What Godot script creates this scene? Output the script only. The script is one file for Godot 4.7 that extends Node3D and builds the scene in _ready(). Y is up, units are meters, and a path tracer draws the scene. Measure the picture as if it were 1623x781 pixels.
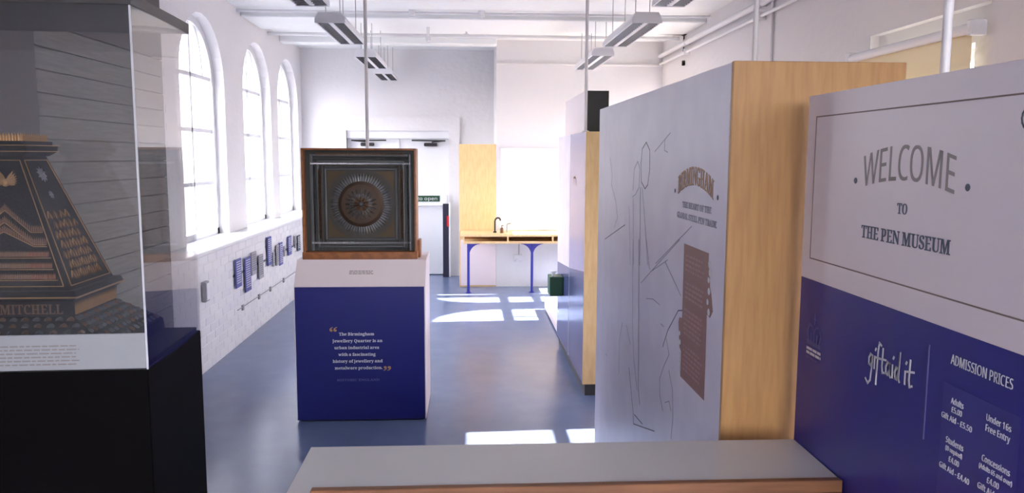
extends Node3D
# Museum gallery: white room with arched windows, display plinths and graphic panels.
# d is distance into the room (-z), x to the right, y up, metres.

var M := {}
var used := {}
var rng := RandomNumberGenerator.new()

class MB:
	var vs := PackedVector3Array()
	var ns := PackedVector3Array()
	func add(a: Vector3, b: Vector3, c: Vector3, na: Vector3, nb: Vector3, nc: Vector3) -> void:
		var g := (b - a).cross(c - a)
		if g.dot(na + nb + nc) < 0.0:
			vs.append_array([a, b, c]); ns.append_array([na, nb, nc])
		else:
			vs.append_array([a, c, b]); ns.append_array([na, nc, nb])
	func tri(a: Vector3, b: Vector3, c: Vector3, out: Vector3) -> void:
		var n := (b - a).cross(c - a)
		if n.length() < 1e-14: return
		n = n.normalized()
		if n.dot(out) < 0.0: n = -n
		add(a, b, c, n, n, n)
	func quad(a: Vector3, b: Vector3, c: Vector3, d: Vector3, out: Vector3) -> void:
		tri(a, b, c, out); tri(a, c, d, out)
	func box(lo: Vector3, hi: Vector3, c := 0.0) -> MB:
		var m := (lo + hi) * 0.5
		var h := (hi - lo).abs() * 0.5
		c = min(c, min(h.x, min(h.y, h.z)) * 0.6)
		for ax in 3:
			var u := (ax + 1) % 3
			var w := (ax + 2) % 3
			for s in [-1.0, 1.0]:
				var p := []
				for k in [[-1, -1], [1, -1], [1, 1], [-1, 1]]:
					var q := Vector3.ZERO
					q[ax] = s * h[ax]; q[u] = k[0] * (h[u] - c); q[w] = k[1] * (h[w] - c)
					p.append(m + q)
				var o := Vector3.ZERO; o[ax] = s
				quad(p[0], p[1], p[2], p[3], o)
			if c > 0.0:
				for s in [-1.0, 1.0]:
					for t in [-1.0, 1.0]:
						var p := []
						for k in [[0, -1], [0, 1], [1, 1], [1, -1]]:
							var q := Vector3.ZERO
							q[ax] = k[1] * (h[ax] - c)
							q[u] = s * (h[u] - (c if k[0] == 0 else 0.0))
							q[w] = t * (h[w] - (0.0 if k[0] == 0 else c))
							p.append(m + q)
						var o := Vector3.ZERO; o[u] = s; o[w] = t
						quad(p[0], p[1], p[2], p[3], o)
		if c > 0.0:
			for sx in [-1.0, 1.0]:
				for sy in [-1.0, 1.0]:
					for sz in [-1.0, 1.0]:
						var g := Vector3(sx, sy, sz)
						tri(m + g * (h - Vector3(0, c, c)), m + g * (h - Vector3(c, 0, c)), m + g * (h - Vector3(c, c, 0)), g)
		return self
	# a straight-sided block with different bottom and top rectangles (half sizes in x and z)
	func frustum(c: Vector3, y0: float, bx: float, bz: float, y1: float, tx: float, tz: float) -> MB:
		var b := []; var t := []
		for k in [[-1, -1], [1, -1], [1, 1], [-1, 1]]:
			b.append(Vector3(c.x + k[0] * bx, y0, c.z + k[1] * bz)); t.append(Vector3(c.x + k[0] * tx, y1, c.z + k[1] * tz))
		var m := Vector3(c.x, (y0 + y1) * 0.5, c.z)
		for i in 4:
			var j := (i + 1) % 4
			quad(b[i], b[j], t[j], t[i], (b[i] + b[j]) * 0.5 - Vector3(m.x, y0, m.z))
		quad(b[0], b[1], b[2], b[3], Vector3.DOWN); quad(t[0], t[1], t[2], t[3], Vector3.UP)
		return self
	func prism(poly: PackedVector2Array, o: Vector3, ux: Vector3, uy: Vector3, dep: Vector3) -> MB:
		var idx := Geometry2D.triangulate_polygon(poly)
		var f := func(p: Vector2) -> Vector3: return o + ux * p.x + uy * p.y
		for i in range(0, idx.size(), 3):
			var a: Vector3 = f.call(poly[idx[i]]); var b: Vector3 = f.call(poly[idx[i + 1]]); var c: Vector3 = f.call(poly[idx[i + 2]])
			tri(a, b, c, -dep); tri(a + dep, b + dep, c + dep, dep)
		var cw := -1.0 if Geometry2D.is_polygon_clockwise(poly) else 1.0
		for i in poly.size():
			var p := poly[i]; var q := poly[(i + 1) % poly.size()]
			var e := q - p
			var o2 := Vector2(e.y, -e.x) * cw
			var a: Vector3 = f.call(p); var b: Vector3 = f.call(q)
			quad(a, b, b + dep, a + dep, ux * o2.x + uy * o2.y)
		return self
	func tube(a: Vector3, b: Vector3, r: float, seg := 12, r2 := -1.0, caps := true) -> MB:
		if r2 < 0.0: r2 = r
		var ax := (b - a).normalized()
		var u := ax.cross(Vector3.UP if absf(ax.y) < 0.9 else Vector3.RIGHT).normalized()
		var w := ax.cross(u)
		for i in seg:
			var t0 := TAU * i / seg; var t1 := TAU * (i + 1) / seg
			var n0 := u * cos(t0) + w * sin(t0); var n1 := u * cos(t1) + w * sin(t1)
			add(a + n0 * r, a + n1 * r, b + n1 * r2, n0, n1, n1)
			add(a + n0 * r, b + n1 * r2, b + n0 * r2, n0, n1, n0)
			if caps:
				tri(a, a + n0 * r, a + n1 * r, -ax); tri(b, b + n0 * r2, b + n1 * r2, ax)
		return self
	func path(pts: Array, r: float, seg := 8) -> MB:
		for i in pts.size() - 1: tube(pts[i], pts[i + 1], r, seg)
		return self
	# a round turned shape: profile of (radius, height) about an axis through o
	func lathe(pr: Array, o: Vector3, ax := Vector3.UP, seg := 20) -> MB:
		var u := ax.cross(Vector3.RIGHT if absf(ax.x) < 0.9 else Vector3.FORWARD).normalized()
		var w := ax.cross(u)
		for i in pr.size() - 1:
			var p: Vector2 = pr[i]; var q: Vector2 = pr[i + 1]
			var dn := Vector2(q.y - p.y, p.x - q.x).normalized()
			for k in seg:
				var t0 := TAU * k / seg; var t1 := TAU * (k + 1) / seg
				var e0 := u * cos(t0) + w * sin(t0); var e1 := u * cos(t1) + w * sin(t1)
				var n0 := (e0 * dn.x + ax * dn.y); var n1 := (e1 * dn.x + ax * dn.y)
				add(o + e0 * p.x + ax * p.y, o + e1 * p.x + ax * p.y, o + e1 * q.x + ax * q.y, n0, n1, n1)
				add(o + e0 * p.x + ax * p.y, o + e1 * q.x + ax * q.y, o + e0 * q.x + ax * q.y, n0, n1, n0)
		return self
	# flat strip of ink of given width along a polyline on the plane o, ux, uy
	func ribbon(pts: Array, wd: float, o: Vector3, ux: Vector3, uy: Vector3, up: Vector3) -> MB:
		for i in pts.size() - 1:
			var p: Vector2 = pts[i]; var q: Vector2 = pts[i + 1]
			var e := (q - p)
			if e.length() < 1e-6: continue
			e = e.normalized() * wd * 0.5
			var s := Vector2(-e.y, e.x)
			prism(PackedVector2Array([p - e - s, q + e - s, q + e + s, p - e + s]), o, ux, uy, up)
		return self
	func arr(m: Mesh, t: Transform3D) -> MB:
		for k in m.get_surface_count():
			var a := m.surface_get_arrays(k)
			var v: PackedVector3Array = a[Mesh.ARRAY_VERTEX]; var n: PackedVector3Array = a[Mesh.ARRAY_NORMAL]
			var ix = a[Mesh.ARRAY_INDEX]
			if ix == null or ix.is_empty():
				for i in v.size(): vs.append(t * v[i]); ns.append((t.basis * n[i]).normalized())
			else:
				for i in ix: vs.append(t * v[i]); ns.append((t.basis * n[i]).normalized())
		return self
	func mesh() -> ArrayMesh:
		var a := []; a.resize(Mesh.ARRAY_MAX)
		a[Mesh.ARRAY_VERTEX] = vs; a[Mesh.ARRAY_NORMAL] = ns
		var m := ArrayMesh.new(); m.add_surface_from_arrays(Mesh.PRIMITIVE_TRIANGLES, a)
		return m

func V(x: float, y: float, d: float) -> Vector3: return Vector3(x, y, -d)
func V2(x: float, y: float) -> Vector2: return Vector2(x, y)
func bx(x0: float, x1: float, y0: float, y1: float, d0: float, d1: float, c := 0.0) -> MB:
	return MB.new().box(Vector3(min(x0, x1), min(y0, y1), -max(d0, d1)), Vector3(max(x0, x1), max(y0, y1), -min(d0, d1)), c)

func numbered(n: String) -> String:
	var k: int = used.get(n, -1) + 1
	used[n] = k
	return n if k == 0 else "%s_%03d" % [n, k]
func put(called: String, what, mat: Material, parent: Node = null, label := "") -> MeshInstance3D:
	var o := MeshInstance3D.new()
	o.mesh = what.mesh() if what is MB else what
	o.material_override = mat
	o.cast_shadow = GeometryInstance3D.SHADOW_CASTING_SETTING_ON
	if parent == null:
		o.name = numbered(called); add_child(o)
	else:
		o.name = called; parent.add_child(o, true)
	if label: o.set_meta("label", label)
	return o
func thing(called: String, label: String, category: String, at := Vector3.ZERO, group := "", turn := 0.0) -> Node3D:
	var o := Node3D.new()
	o.name = numbered(called); add_child(o)
	o.position = at; o.rotation.y = turn
	return tag(o, label, category, group)
func tag(o: Node, label: String, category: String, group := "") -> Node:
	o.set_meta("label", label); o.set_meta("category", category)
	if group: o.set_meta("group", group)
	return o
func structure(called: String, label: String, category: String, what = null, mat: Material = null) -> Node3D:
	var o: Node3D
	if what == null:
		o = Node3D.new()
	else:
		o = MeshInstance3D.new(); o.mesh = what.mesh(); o.material_override = mat
	o.name = called; add_child(o)
	o.set_meta("kind", "structure"); o.set_meta("label", label); o.set_meta("category", category)
	return o

# ---------------------------------------------------------------- materials
func noise_tex(freq: float, c0: Color, c1: Color, sz := 256, oct := 3, seed_ := 1) -> NoiseTexture2D:
	var n := FastNoiseLite.new(); n.frequency = freq; n.fractal_octaves = oct; n.seed = seed_
	var t := NoiseTexture2D.new(); t.noise = n; t.seamless = true; t.width = sz; t.height = sz
	var g := Gradient.new(); g.colors = PackedColorArray([c0, c1]); g.offsets = PackedFloat32Array([0.2, 0.8])
	t.color_ramp = g
	return t
func normal_tex(freq: float, strength: float, seed_ := 3) -> NoiseTexture2D:
	var n := FastNoiseLite.new(); n.frequency = freq; n.fractal_octaves = 4; n.seed = seed_
	var t := NoiseTexture2D.new(); t.noise = n; t.seamless = true; t.width = 256; t.height = 256; t.as_normal_map = true; t.bump_strength = strength
	return t
func mat(c: Color, rough := 0.6, metal := 0.0) -> StandardMaterial3D:
	var m := StandardMaterial3D.new()
	m.albedo_color = c; m.roughness = rough; m.metallic = metal
	return m
func tex(m: StandardMaterial3D, t: Texture2D, scale: Vector3) -> StandardMaterial3D:
	m.albedo_texture = t; m.uv1_triplanar = true; m.uv1_world_triplanar = true; m.uv1_scale = scale
	return m
func bump(m: StandardMaterial3D, t: Texture2D, k: float, scale: Vector3) -> StandardMaterial3D:
	m.normal_enabled = true; m.normal_texture = t; m.normal_scale = k
	m.uv1_triplanar = true; m.uv1_world_triplanar = true; m.uv1_scale = scale
	return m

func materials() -> void:
	var nt := normal_tex(0.02, 4.0)
	M.wall = bump(mat(Color(0.885, 0.875, 0.88), 0.75), nt, 0.25, Vector3(1.4, 1.4, 1.4))
	M.ceiling = bump(mat(Color(0.93, 0.94, 0.94), 0.8), nt, 0.2, Vector3(0.8, 0.8, 0.8))
	M.brick_a = bump(mat(Color(0.875, 0.865, 0.875), 0.6), nt, 0.3, Vector3(4, 4, 4))
	M.brick_b = bump(mat(Color(0.865, 0.855, 0.87), 0.6), nt, 0.3, Vector3(4, 4, 4))
	M.brick_c = bump(mat(Color(0.885, 0.875, 0.88), 0.6), nt, 0.3, Vector3(4, 4, 4))
	M.joinery = mat(Color(0.9, 0.9, 0.91), 0.35)
	M.floor = tex(mat(Color(1, 1, 1), 0.22), noise_tex(0.02, Color(0.41, 0.465, 0.6), Color(0.425, 0.48, 0.615), 512, 3), Vector3(0.31, 0.31, 0.31))
	M.blue = mat(Color(0.02, 0.05, 0.42), 0.5)
	M.blue_satin = mat(Color(0.16, 0.15, 0.49), 0.35)
	M.blue_tint = mat(Color(0.21, 0.2, 0.51), 0.35)
	M.blue_iron = mat(Color(0.16, 0.17, 0.55), 0.35)
	M.white_panel = mat(Color(0.93, 0.87, 0.875), 0.4)
	M.label_grey = mat(Color(0.72, 0.72, 0.73), 0.5)
	M.door_lilac = mat(Color(0.7, 0.67, 0.8), 0.25)
	M.door_blue = mat(Color(0.31, 0.34, 0.53), 0.2)
	M.white_lilac = tex(mat(Color(1, 1, 1), 0.42), noise_tex(0.012, Color(0.885, 0.845, 0.895), Color(0.91, 0.875, 0.915), 512, 3, 7), Vector3(0.6, 0.6, 0.6))
	M.ply = tex(mat(Color(1, 1, 1), 0.5), noise_tex(0.02, Color(0.68, 0.5, 0.305), Color(0.73, 0.55, 0.345), 512, 5, 5), Vector3(4.0, 0.4, 4.0))
	M.ply_edge = mat(Color(0.62, 0.4, 0.2), 0.6)
	M.ply_pale = tex(mat(Color(1, 1, 1), 0.5), noise_tex(0.02, Color(0.87, 0.73, 0.52), Color(0.91, 0.78, 0.57), 512, 4, 9), Vector3(3.0, 0.5, 3.0))
	M.worktop = mat(Color(0.78, 0.755, 0.74), 0.3)
	M.dark_wood = tex(mat(Color(1, 1, 1), 0.45), noise_tex(0.02, Color(0.24, 0.14, 0.09), Color(0.36, 0.215, 0.145), 256, 4, 2), Vector3(0.6, 6, 6))
	M.desk_wood = tex(mat(Color(1, 1, 1), 0.5), noise_tex(0.02, Color(0.44, 0.28, 0.18), Color(0.53, 0.35, 0.23), 256, 4, 2), Vector3(0.6, 6, 6))
	M.frame_wood = tex(mat(Color(1, 1, 1), 0.45), noise_tex(0.02, Color(0.5, 0.28, 0.12), Color(0.62, 0.37, 0.17), 256, 4, 2), Vector3(3, 3, 3))
	M.case_navy = mat(Color(0.02, 0.012, 0.018), 0.6)
	M.cap_grey = mat(Color(0.3, 0.28, 0.27), 0.4)
	M.black = mat(Color(0.03, 0.03, 0.03), 0.5)
	M.dark_grey = mat(Color(0.16, 0.15, 0.15), 0.5)
	M.grey_print = mat(Color(0.6, 0.555, 0.54), 0.6)
	M.gold_print = mat(Color(0.72, 0.53, 0.37), 0.5)
	M.navy_print = mat(Color(0.34, 0.35, 0.41), 0.6)
	M.ink_faint = mat(Color(0.62, 0.6, 0.65), 0.7)
	M.ink = mat(Color(0.4, 0.39, 0.43), 0.7)
	M.border_brown = mat(Color(0.52, 0.44, 0.4), 0.6)
	M.white_print = mat(Color(0.88, 0.87, 0.88), 0.5)
	M.brown_print = mat(Color(0.56, 0.38, 0.35), 0.5)
	M.pink_print = mat(Color(0.68, 0.5, 0.48), 0.5)
	M.dim_print = mat(Color(0.36, 0.34, 0.55), 0.5)
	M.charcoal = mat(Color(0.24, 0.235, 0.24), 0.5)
	M.ebony = mat(Color(0.035, 0.026, 0.026), 0.55); M.ebony.metallic_specular = 0.2; M.case_navy.metallic_specular = 0.2
	M.brass = mat(Color(0.66, 0.5, 0.3), 0.38, 0.6)
	M.bronze = mat(Color(0.42, 0.3, 0.2), 0.4, 0.6)
	M.corner_bronze = mat(Color(0.3, 0.24, 0.16), 0.45, 0.5)
	M.disc_bronze = mat(Color(0.26, 0.19, 0.14), 0.45, 0.5)
	M.steel = mat(Color(0.6, 0.6, 0.62), 0.28, 0.85)
	M.gunmetal = mat(Color(0.33, 0.34, 0.35), 0.42, 0.55)
	M.nib_steel = mat(Color(0.66, 0.66, 0.67), 0.28, 0.8)
	M.copper = mat(Color(0.45, 0.27, 0.18), 0.35, 0.8)
	M.board = mat(Color(0.19, 0.19, 0.18), 0.5)
	M.board_brown = mat(Color(0.2, 0.17, 0.14), 0.5)
	M.fitting = mat(Color(0.9, 0.895, 0.91), 0.4)
	M.louvre = mat(Color(0.6, 0.6, 0.61), 0.18, 0.9)
	M.louvre_dark = mat(Color(0.28, 0.26, 0.26), 0.3, 0.6)
	M.tube_glass = mat(Color(0.92, 0.92, 0.9), 0.3)
	M.pole = mat(Color(0.9, 0.88, 0.88), 0.4)
	M.wire = mat(Color(0.6, 0.6, 0.6), 0.4, 0.4)
	M.cable = mat(Color(0.12, 0.11, 0.11), 0.6)
	M.green_sign = mat(Color(0.03, 0.26, 0.16), 0.5)
	M.green_box = mat(Color(0.12, 0.32, 0.2), 0.45)
	M.red = mat(Color(0.75, 0.08, 0.12), 0.5)
	M.navy_post = mat(Color(0.09, 0.08, 0.2), 0.4)
	M.plaque_blue = mat(Color(0.33, 0.34, 0.6), 0.5)
	M.plaque_grey = mat(Color(0.6, 0.59, 0.62), 0.5)
	M.plaque_dark = mat(Color(0.27, 0.29, 0.36), 0.5)
	M.blind = mat(Color(0.95, 0.91, 0.78), 0.8); M.blind.backlight_enabled = true; M.blind.backlight = Color(0.5, 0.46, 0.33)
	var g := mat(Color(0.97, 0.98, 1.0, 0.06), 0.02); g.transparency = BaseMaterial3D.TRANSPARENCY_ALPHA; g.cull_mode = BaseMaterial3D.CULL_DISABLED
	M.window_glass = g
	var a := mat(Color(0.2, 0.2, 0.2, 0.05), 0.02); a.transparency = BaseMaterial3D.TRANSPARENCY_ALPHA; a.cull_mode = BaseMaterial3D.CULL_DISABLED
	M.acrylic = a
	var pg := mat(Color(0.2, 0.2, 0.2, 0.03), 0.03); pg.transparency = BaseMaterial3D.TRANSPARENCY_ALPHA; pg.cull_mode = BaseMaterial3D.CULL_DISABLED
	M.picture_glass = pg
	M.plank = tex(mat(Color(1, 1, 1), 0.6), noise_tex(0.03, Color(0.42, 0.41, 0.39), Color(0.48, 0.47, 0.45), 256, 4, 4), Vector3(0.5, 5, 0.5))
	M.dark_board = mat(Color(0.3, 0.27, 0.26), 0.6)

# ---------------------------------------------------------------- lettering
var sans: SystemFont
var serif: SystemFont
# lettering as a thin mesh: width w from the left edge at the origin, capital height h; arch lifts the middle
func letters(txt: String, f: Font, w: float, h: float, arch := 0.0, stretch := 0.0, lean := 0.0) -> MB:
	var t := TextMesh.new()
	t.text = txt; t.font = f; t.font_size = 32; t.pixel_size = 0.01; t.depth = 0.02; t.curve_step = 2.0
	t.horizontal_alignment = HORIZONTAL_ALIGNMENT_LEFT
	var cap := TextMesh.new(); cap.text = "H"; cap.font = f; cap.font_size = 32; cap.pixel_size = 0.01; cap.depth = 0.02
	var cb := cap.get_aabb()
	var b := t.get_aabb()
	var a := t.get_mesh_arrays()
	var v: PackedVector3Array = a[Mesh.ARRAY_VERTEX]; var n: PackedVector3Array = a[Mesh.ARRAY_NORMAL]; var ix: PackedInt32Array = a[Mesh.ARRAY_INDEX]
	var o := MB.new()
	var sx := w / b.size.x; var sy := h / cb.size.y
	var q := PackedVector3Array()
	for p in v:
		var x := (p.x - b.position.x) * sx; var y := (p.y - cb.position.y) * sy
		var u := 2.0 * x / w - 1.0
		var k := 1.0 - u * u
		y = y * (1.0 + stretch * k) + arch * k
		q.append(Vector3(x + lean * y, y, (p.z + 0.01) * 0.05))
	for i in (ix if not ix.is_empty() else PackedInt32Array(range(q.size()))):
		o.vs.append(q[i]); o.ns.append(n[i])
	return o
# place lettering on a wall that faces -x (reads towards the camera), z = distance of the left edge
func on_left_face(o: MeshInstance3D, x: float, y: float, d: float) -> void:
	o.transform = Transform3D(Basis(Vector3(0, 0, 1), Vector3(0, 1, 0), Vector3(-1, 0, 0)), V(x, y, d))

func _ready() -> void:
	rng.seed = 11
	# ---- camera
	var cam := Camera3D.new()
	cam.name = "camera"; add_child(cam)
	cam.position = Vector3(0, 1.8, 0)
	cam.rotation = Vector3(deg_to_rad(-6.59), deg_to_rad(-3.236), 0.004)
	cam.fov = 35.2; cam.near = 0.05; cam.far = 200.0
	cam.current = true
	# ---- sky, sun, exposure
	var env := Environment.new()
	var sky := Sky.new()
	var sm := ProceduralSkyMaterial.new()
	sm.sky_top_color = Color(0.87, 0.89, 0.95); sm.sky_horizon_color = Color(1.0, 0.985, 0.985)
	sm.ground_horizon_color = Color(0.62, 0.62, 0.66); sm.ground_bottom_color = Color(0.5, 0.49, 0.5)
	sm.sky_energy_multiplier = 3.8; sm.ground_energy_multiplier = 2.8
	sm.sun_angle_max = 1.0
	sky.sky_material = sm
	env.background_mode = Environment.BG_SKY; env.sky = sky
	env.ambient_light_source = Environment.AMBIENT_SOURCE_SKY
	env.tonemap_mode = Environment.TONE_MAPPER_LINEAR
	env.tonemap_exposure = 1.12
	env.sdfgi_enabled = true; env.ssao_enabled = true; env.ssil_enabled = true
	var we := WorldEnvironment.new(); we.name = "environment"; we.environment = env; add_child(we)
	var sun := DirectionalLight3D.new()
	sun.name = "sun"; add_child(sun)
	sun.look_at_from_position(Vector3.ZERO, Vector3(-1.2556, -1.0, 0.054), Vector3.UP)
	sun.light_energy = 28.0; sun.light_color = Color(1.0, 0.96, 0.9); sun.light_angular_distance = 0.53
	sun.shadow_enabled = true

	sans = SystemFont.new(); sans.font_names = PackedStringArray(["Droid Sans"])
	serif = SystemFont.new(); serif.font_names = PackedStringArray(["Droid Serif"]); serif.font_weight = 700
	materials()
	shell()
	left_windows()
	right_windows()
	end_wall_door()
	added_dark_doors()
	ceiling_details()
	bricks()
	birmingham_unit()
	welcome_panel()
	reception_desk()
	showcase()
	obelisk()
	added_dark_screen()
	quote_plinth()
	nib_picture()
	cabinets()
	bench()
	lights()
	poles()
	plaques()

const CEIL := 3.36
# wall face polygons are laid out as (d, y)
func arch_poly(d0: float, d1: float, spring: float, apex: float, n := 14) -> PackedVector2Array:
	var p := PackedVector2Array()
	for i in n + 1:
		var t := PI * i / n
		p.append(Vector2((d0 + d1) / 2 - cos(t) * (d1 - d0) / 2, spring + sin(t) * (apex - spring)))
	return p
func wall_block(m: MB, x0: float, x1: float, y0: float, y1: float, d0: float, d1: float) -> void:
	m.box(Vector3(min(x0, x1), y0, -d1), Vector3(max(x0, x1), y1, -d0))

const LW := [[6.87, 8.1], [8.75, 9.95], [10.3, 11.5]]
const LSP := 2.5
const LAP := 3.1
func shell() -> void:
	structure("floor", "blue vinyl gallery floor", "floor", bx(-2.9, 3.1, -0.1, 0, -3.1, 12.2), M.floor)
	structure("ceiling", "flat white painted ceiling", "ceiling", bx(-2.9, 3.1, CEIL, CEIL + 0.2, -3.1, 12.2), M.ceiling)
	# left wall: thick lower wall with a sill, thinner upper wall with arched openings
	var m := MB.new()
	wall_block(m, -2.2, -2.8, 0, 0.975, -3.0, 11.75)
	var prev := -3.0
	for w in LW:
		wall_block(m, -2.45, -2.8, 0.975, CEIL, prev, w[0])
		var a := arch_poly(w[0], w[1], LSP, LAP)
		a.append(Vector2(w[1], CEIL)); a.append(Vector2(w[0], CEIL))
		m.prism(a, Vector3(-2.8, 0, 0), Vector3(0, 0, -1), Vector3.UP, Vector3(0.35, 0, 0))
		prev = w[1]
	wall_block(m, -2.45, -2.8, 0.975, CEIL, prev, 11.75)
	structure("wall_left", "white painted brick wall under and between the arched windows", "wall", m, M.wall)
	structure("trim_1", "glossy white window sill ledge along the left wall", "sill", bx(-2.56, -2.17, 0.975, 1.01, 3.4, 11.75, 0.008), M.joinery)
	# right wall with three openings
	m = MB.new()
	var x0 := 2.66; var x1 := 3.0
	wall_block(m, x0, x1, 0, 1.0, -3.0, 10.7)
	wall_block(m, x0, x1, 1.0, CEIL, -3.0, 3.92)
	wall_block(m, x0, x1, 2.6, CEIL, 3.92, 5.12)
	wall_block(m, x0 + 0.06, x1, 2.42, 2.6, 3.92, 5.12); wall_block(m, x0 + 0.06, x1, 1.0, 2.42, 3.92, 4.12)
	wall_block(m, x0, x1, 1.0, CEIL, 5.12, 8.53)
	m.prism(half_arch(8.53, 9.17, 2.1, 2.7, true, CEIL), Vector3(x0, 0, 0), Vector3(0, 0, -1), Vector3.UP, Vector3(x1 - x0, 0, 0))
	wall_block(m, x0, x1, 1.0, CEIL, 9.17, 9.62)
	m.prism(half_arch(9.62, 9.98, 2.1, 2.7, false, CEIL), Vector3(x0, 0, 0), Vector3(0, 0, -1), Vector3.UP, Vector3(x1 - x0, 0, 0))
	wall_block(m, x0, x1, 1.0, CEIL, 9.98, 10.18)
	wall_block(m, x0, x1, 2.7, CEIL, 10.18, 10.62)
	wall_block(m, x0, x1, 1.0, CEIL, 10.62, 10.7)
	structure("wall_right", "white painted wall behind the display panels", "wall", m, M.wall)
	# end wall: right part stands forward, left part is an alcove with the doors
	m = MB.new()
	wall_block(m, 0.385, 3.0, 0, CEIL, 10.7, 12.1)
	structure("wall_end_right", "bright white wall behind the sink bench", "wall", m, M.wall)
	m = MB.new()
	wall_block(m, -2.8, -1.81, 0, CEIL, 11.75, 12.1)
	wall_block(m, -0.272, 0.385, 0, CEIL, 11.75, 12.1)
	wall_block(m, -1.81, -0.272, 2.18, CEIL, 11.75, 12.1)
	wall_block(m, -1.81, -0.272, 0, 2.18, 11.9, 12.1)
	structure("wall_end_left", "pale grey white alcove wall around the double doors", "wall", m, M.wall)
	structure("wall_back", "white wall at the entrance end", "wall", back_wall(), M.wall)
	structure("trim_2", "thin picture rail on the bright end wall", "trim", bx(0.385, 2.66, 3.03, 3.06, 10.675, 10.7, 0.006), M.wall)
	structure("trim_3", "shallow white ceiling beam crossing the gallery", "beam", bx(-2.45, 2.66, CEIL - 0.07, CEIL, 8.75, 9.6, 0.01), M.ceiling)
	structure("trim_4", "narrow white beam over the alcove mouth", "beam", bx(-2.45, 0.385, CEIL - 0.09, CEIL, 10.5, 10.7, 0.01), M.ceiling)

func back_wall() -> MB:
	var m := MB.new()
	wall_block(m, -2.8, -0.6, 0, CEIL, -3.2, -3.0); wall_block(m, 2.4, 3.0, 0, CEIL, -3.2, -3.0)
	wall_block(m, -0.6, 2.4, 0, 0.5, -3.2, -3.0); wall_block(m, -0.6, 2.4, 3.0, CEIL, -3.2, -3.0)
	return m

func half_arch(d0: float, d1: float, spring: float, apex: float, apex_near: bool, top: float) -> PackedVector2Array:
	var p := PackedVector2Array()
	var n := 10
	for i in n + 1:
		var t := PI / 2 * i / n
		if apex_near: p.append(Vector2(d1 - (1 - sin(t)) * (d1 - d0), spring + cos(t) * (apex - spring)))
		else: p.append(Vector2(d0 + (1 - cos(t)) * (d1 - d0), spring + sin(t) * (apex - spring)))
	p.append(Vector2(d1, top)); p.append(Vector2(d0, top))
	return p

func strip_along(m: MB, pts: PackedVector2Array, wd: float, x: float, dep: float) -> void:
	for i in pts.size() - 1:
		var e := (pts[i + 1] - pts[i]).normalized()
		var s := Vector2(-e.y, e.x) * wd
		m.prism(PackedVector2Array([pts[i], pts[i + 1], pts[i + 1] - s, pts[i] - s]), Vector3(x, 0, 0), Vector3(0, 0, -1), Vector3.UP, Vector3(dep, 0, 0))

func left_windows() -> void:
	for k in 3:
		var a: float = LW[k][0]; var b: float = LW[k][1]
		var w := structure("window_%d" % (k + 1), ["tall arched white window beside the glass showcase", "tall arched white window between two others", "tall arched white window next to the alcove doors"][k], "window")
		var x := -2.64
		# frame: jambs, cill and arch
		var f := MB.new()
		wall_block(f, x, x + 0.09, 1.0, LSP, a, a + 0.06); wall_block(f, x, x + 0.09, 1.0, LSP, b - 0.06, b)
		wall_block(f, x, x + 0.09, 1.0, 1.07, a, b)
		var ap := arch_poly(a, b, LSP, LAP, 20)
		strip_along(f, ap, 0.07, x, 0.09)
		put("window_frame", f, M.joinery, w)
		var mid := (a + b) / 2
		put("glazing_bar", bx(x + 0.02, x + 0.07, 1.0, LAP - 0.03, mid - 0.018, mid + 0.018), M.joinery, w)
		for y in [1.53, 2.04, 2.55]:
			put("glazing_bar", bx(x + 0.02, x + 0.07, y - 0.018, y + 0.018, a + 0.03, b - 0.03), M.joinery, w)
		for s in [-1.0, 1.0]:
			var ab := MB.new()
			var pts := PackedVector2Array()
			for i in 9:
				var t := float(i) / 8 * 1.15
				pts.append(Vector2(mid + s * (b - a) / 2 * (0.0 + 0.52 * cos(t)), LSP + 0.05 + 0.5 * sin(t)))
			strip_along(ab, pts, 0.03 * s, x + 0.02, 0.05)
			put("curved_bar", ab, M.joinery, w)
		var ys := [1.05, 1.53, 2.04, 2.55]
		for c in 2:
			var d0 := a + 0.05 if c == 0 else mid
			var d1 := mid if c == 0 else b - 0.05
			for r in 3:
				put("pane", bx(x + 0.042, x + 0.046, ys[r], ys[r + 1], d0, d1), M.window_glass, w)
			var hp := PackedVector2Array([Vector2(d0, 2.55), Vector2(d1, 2.55)])
			for i in 9:
				var u := 1.0 - float(i) / 8
				var dd: float = lerp(d0, d1, u)
				var q := clampf((dd - mid) / ((b - a) / 2), -1, 1)
				hp.append(Vector2(dd, max(2.56, LSP + sqrt(1 - q * q) * (LAP - LSP) - 0.03)))
			put("pane", MB.new().prism(hp, Vector3(x + 0.042, 0, 0), Vector3(0, 0, -1), Vector3.UP, Vector3(0.004, 0, 0)), M.window_glass, w)

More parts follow.
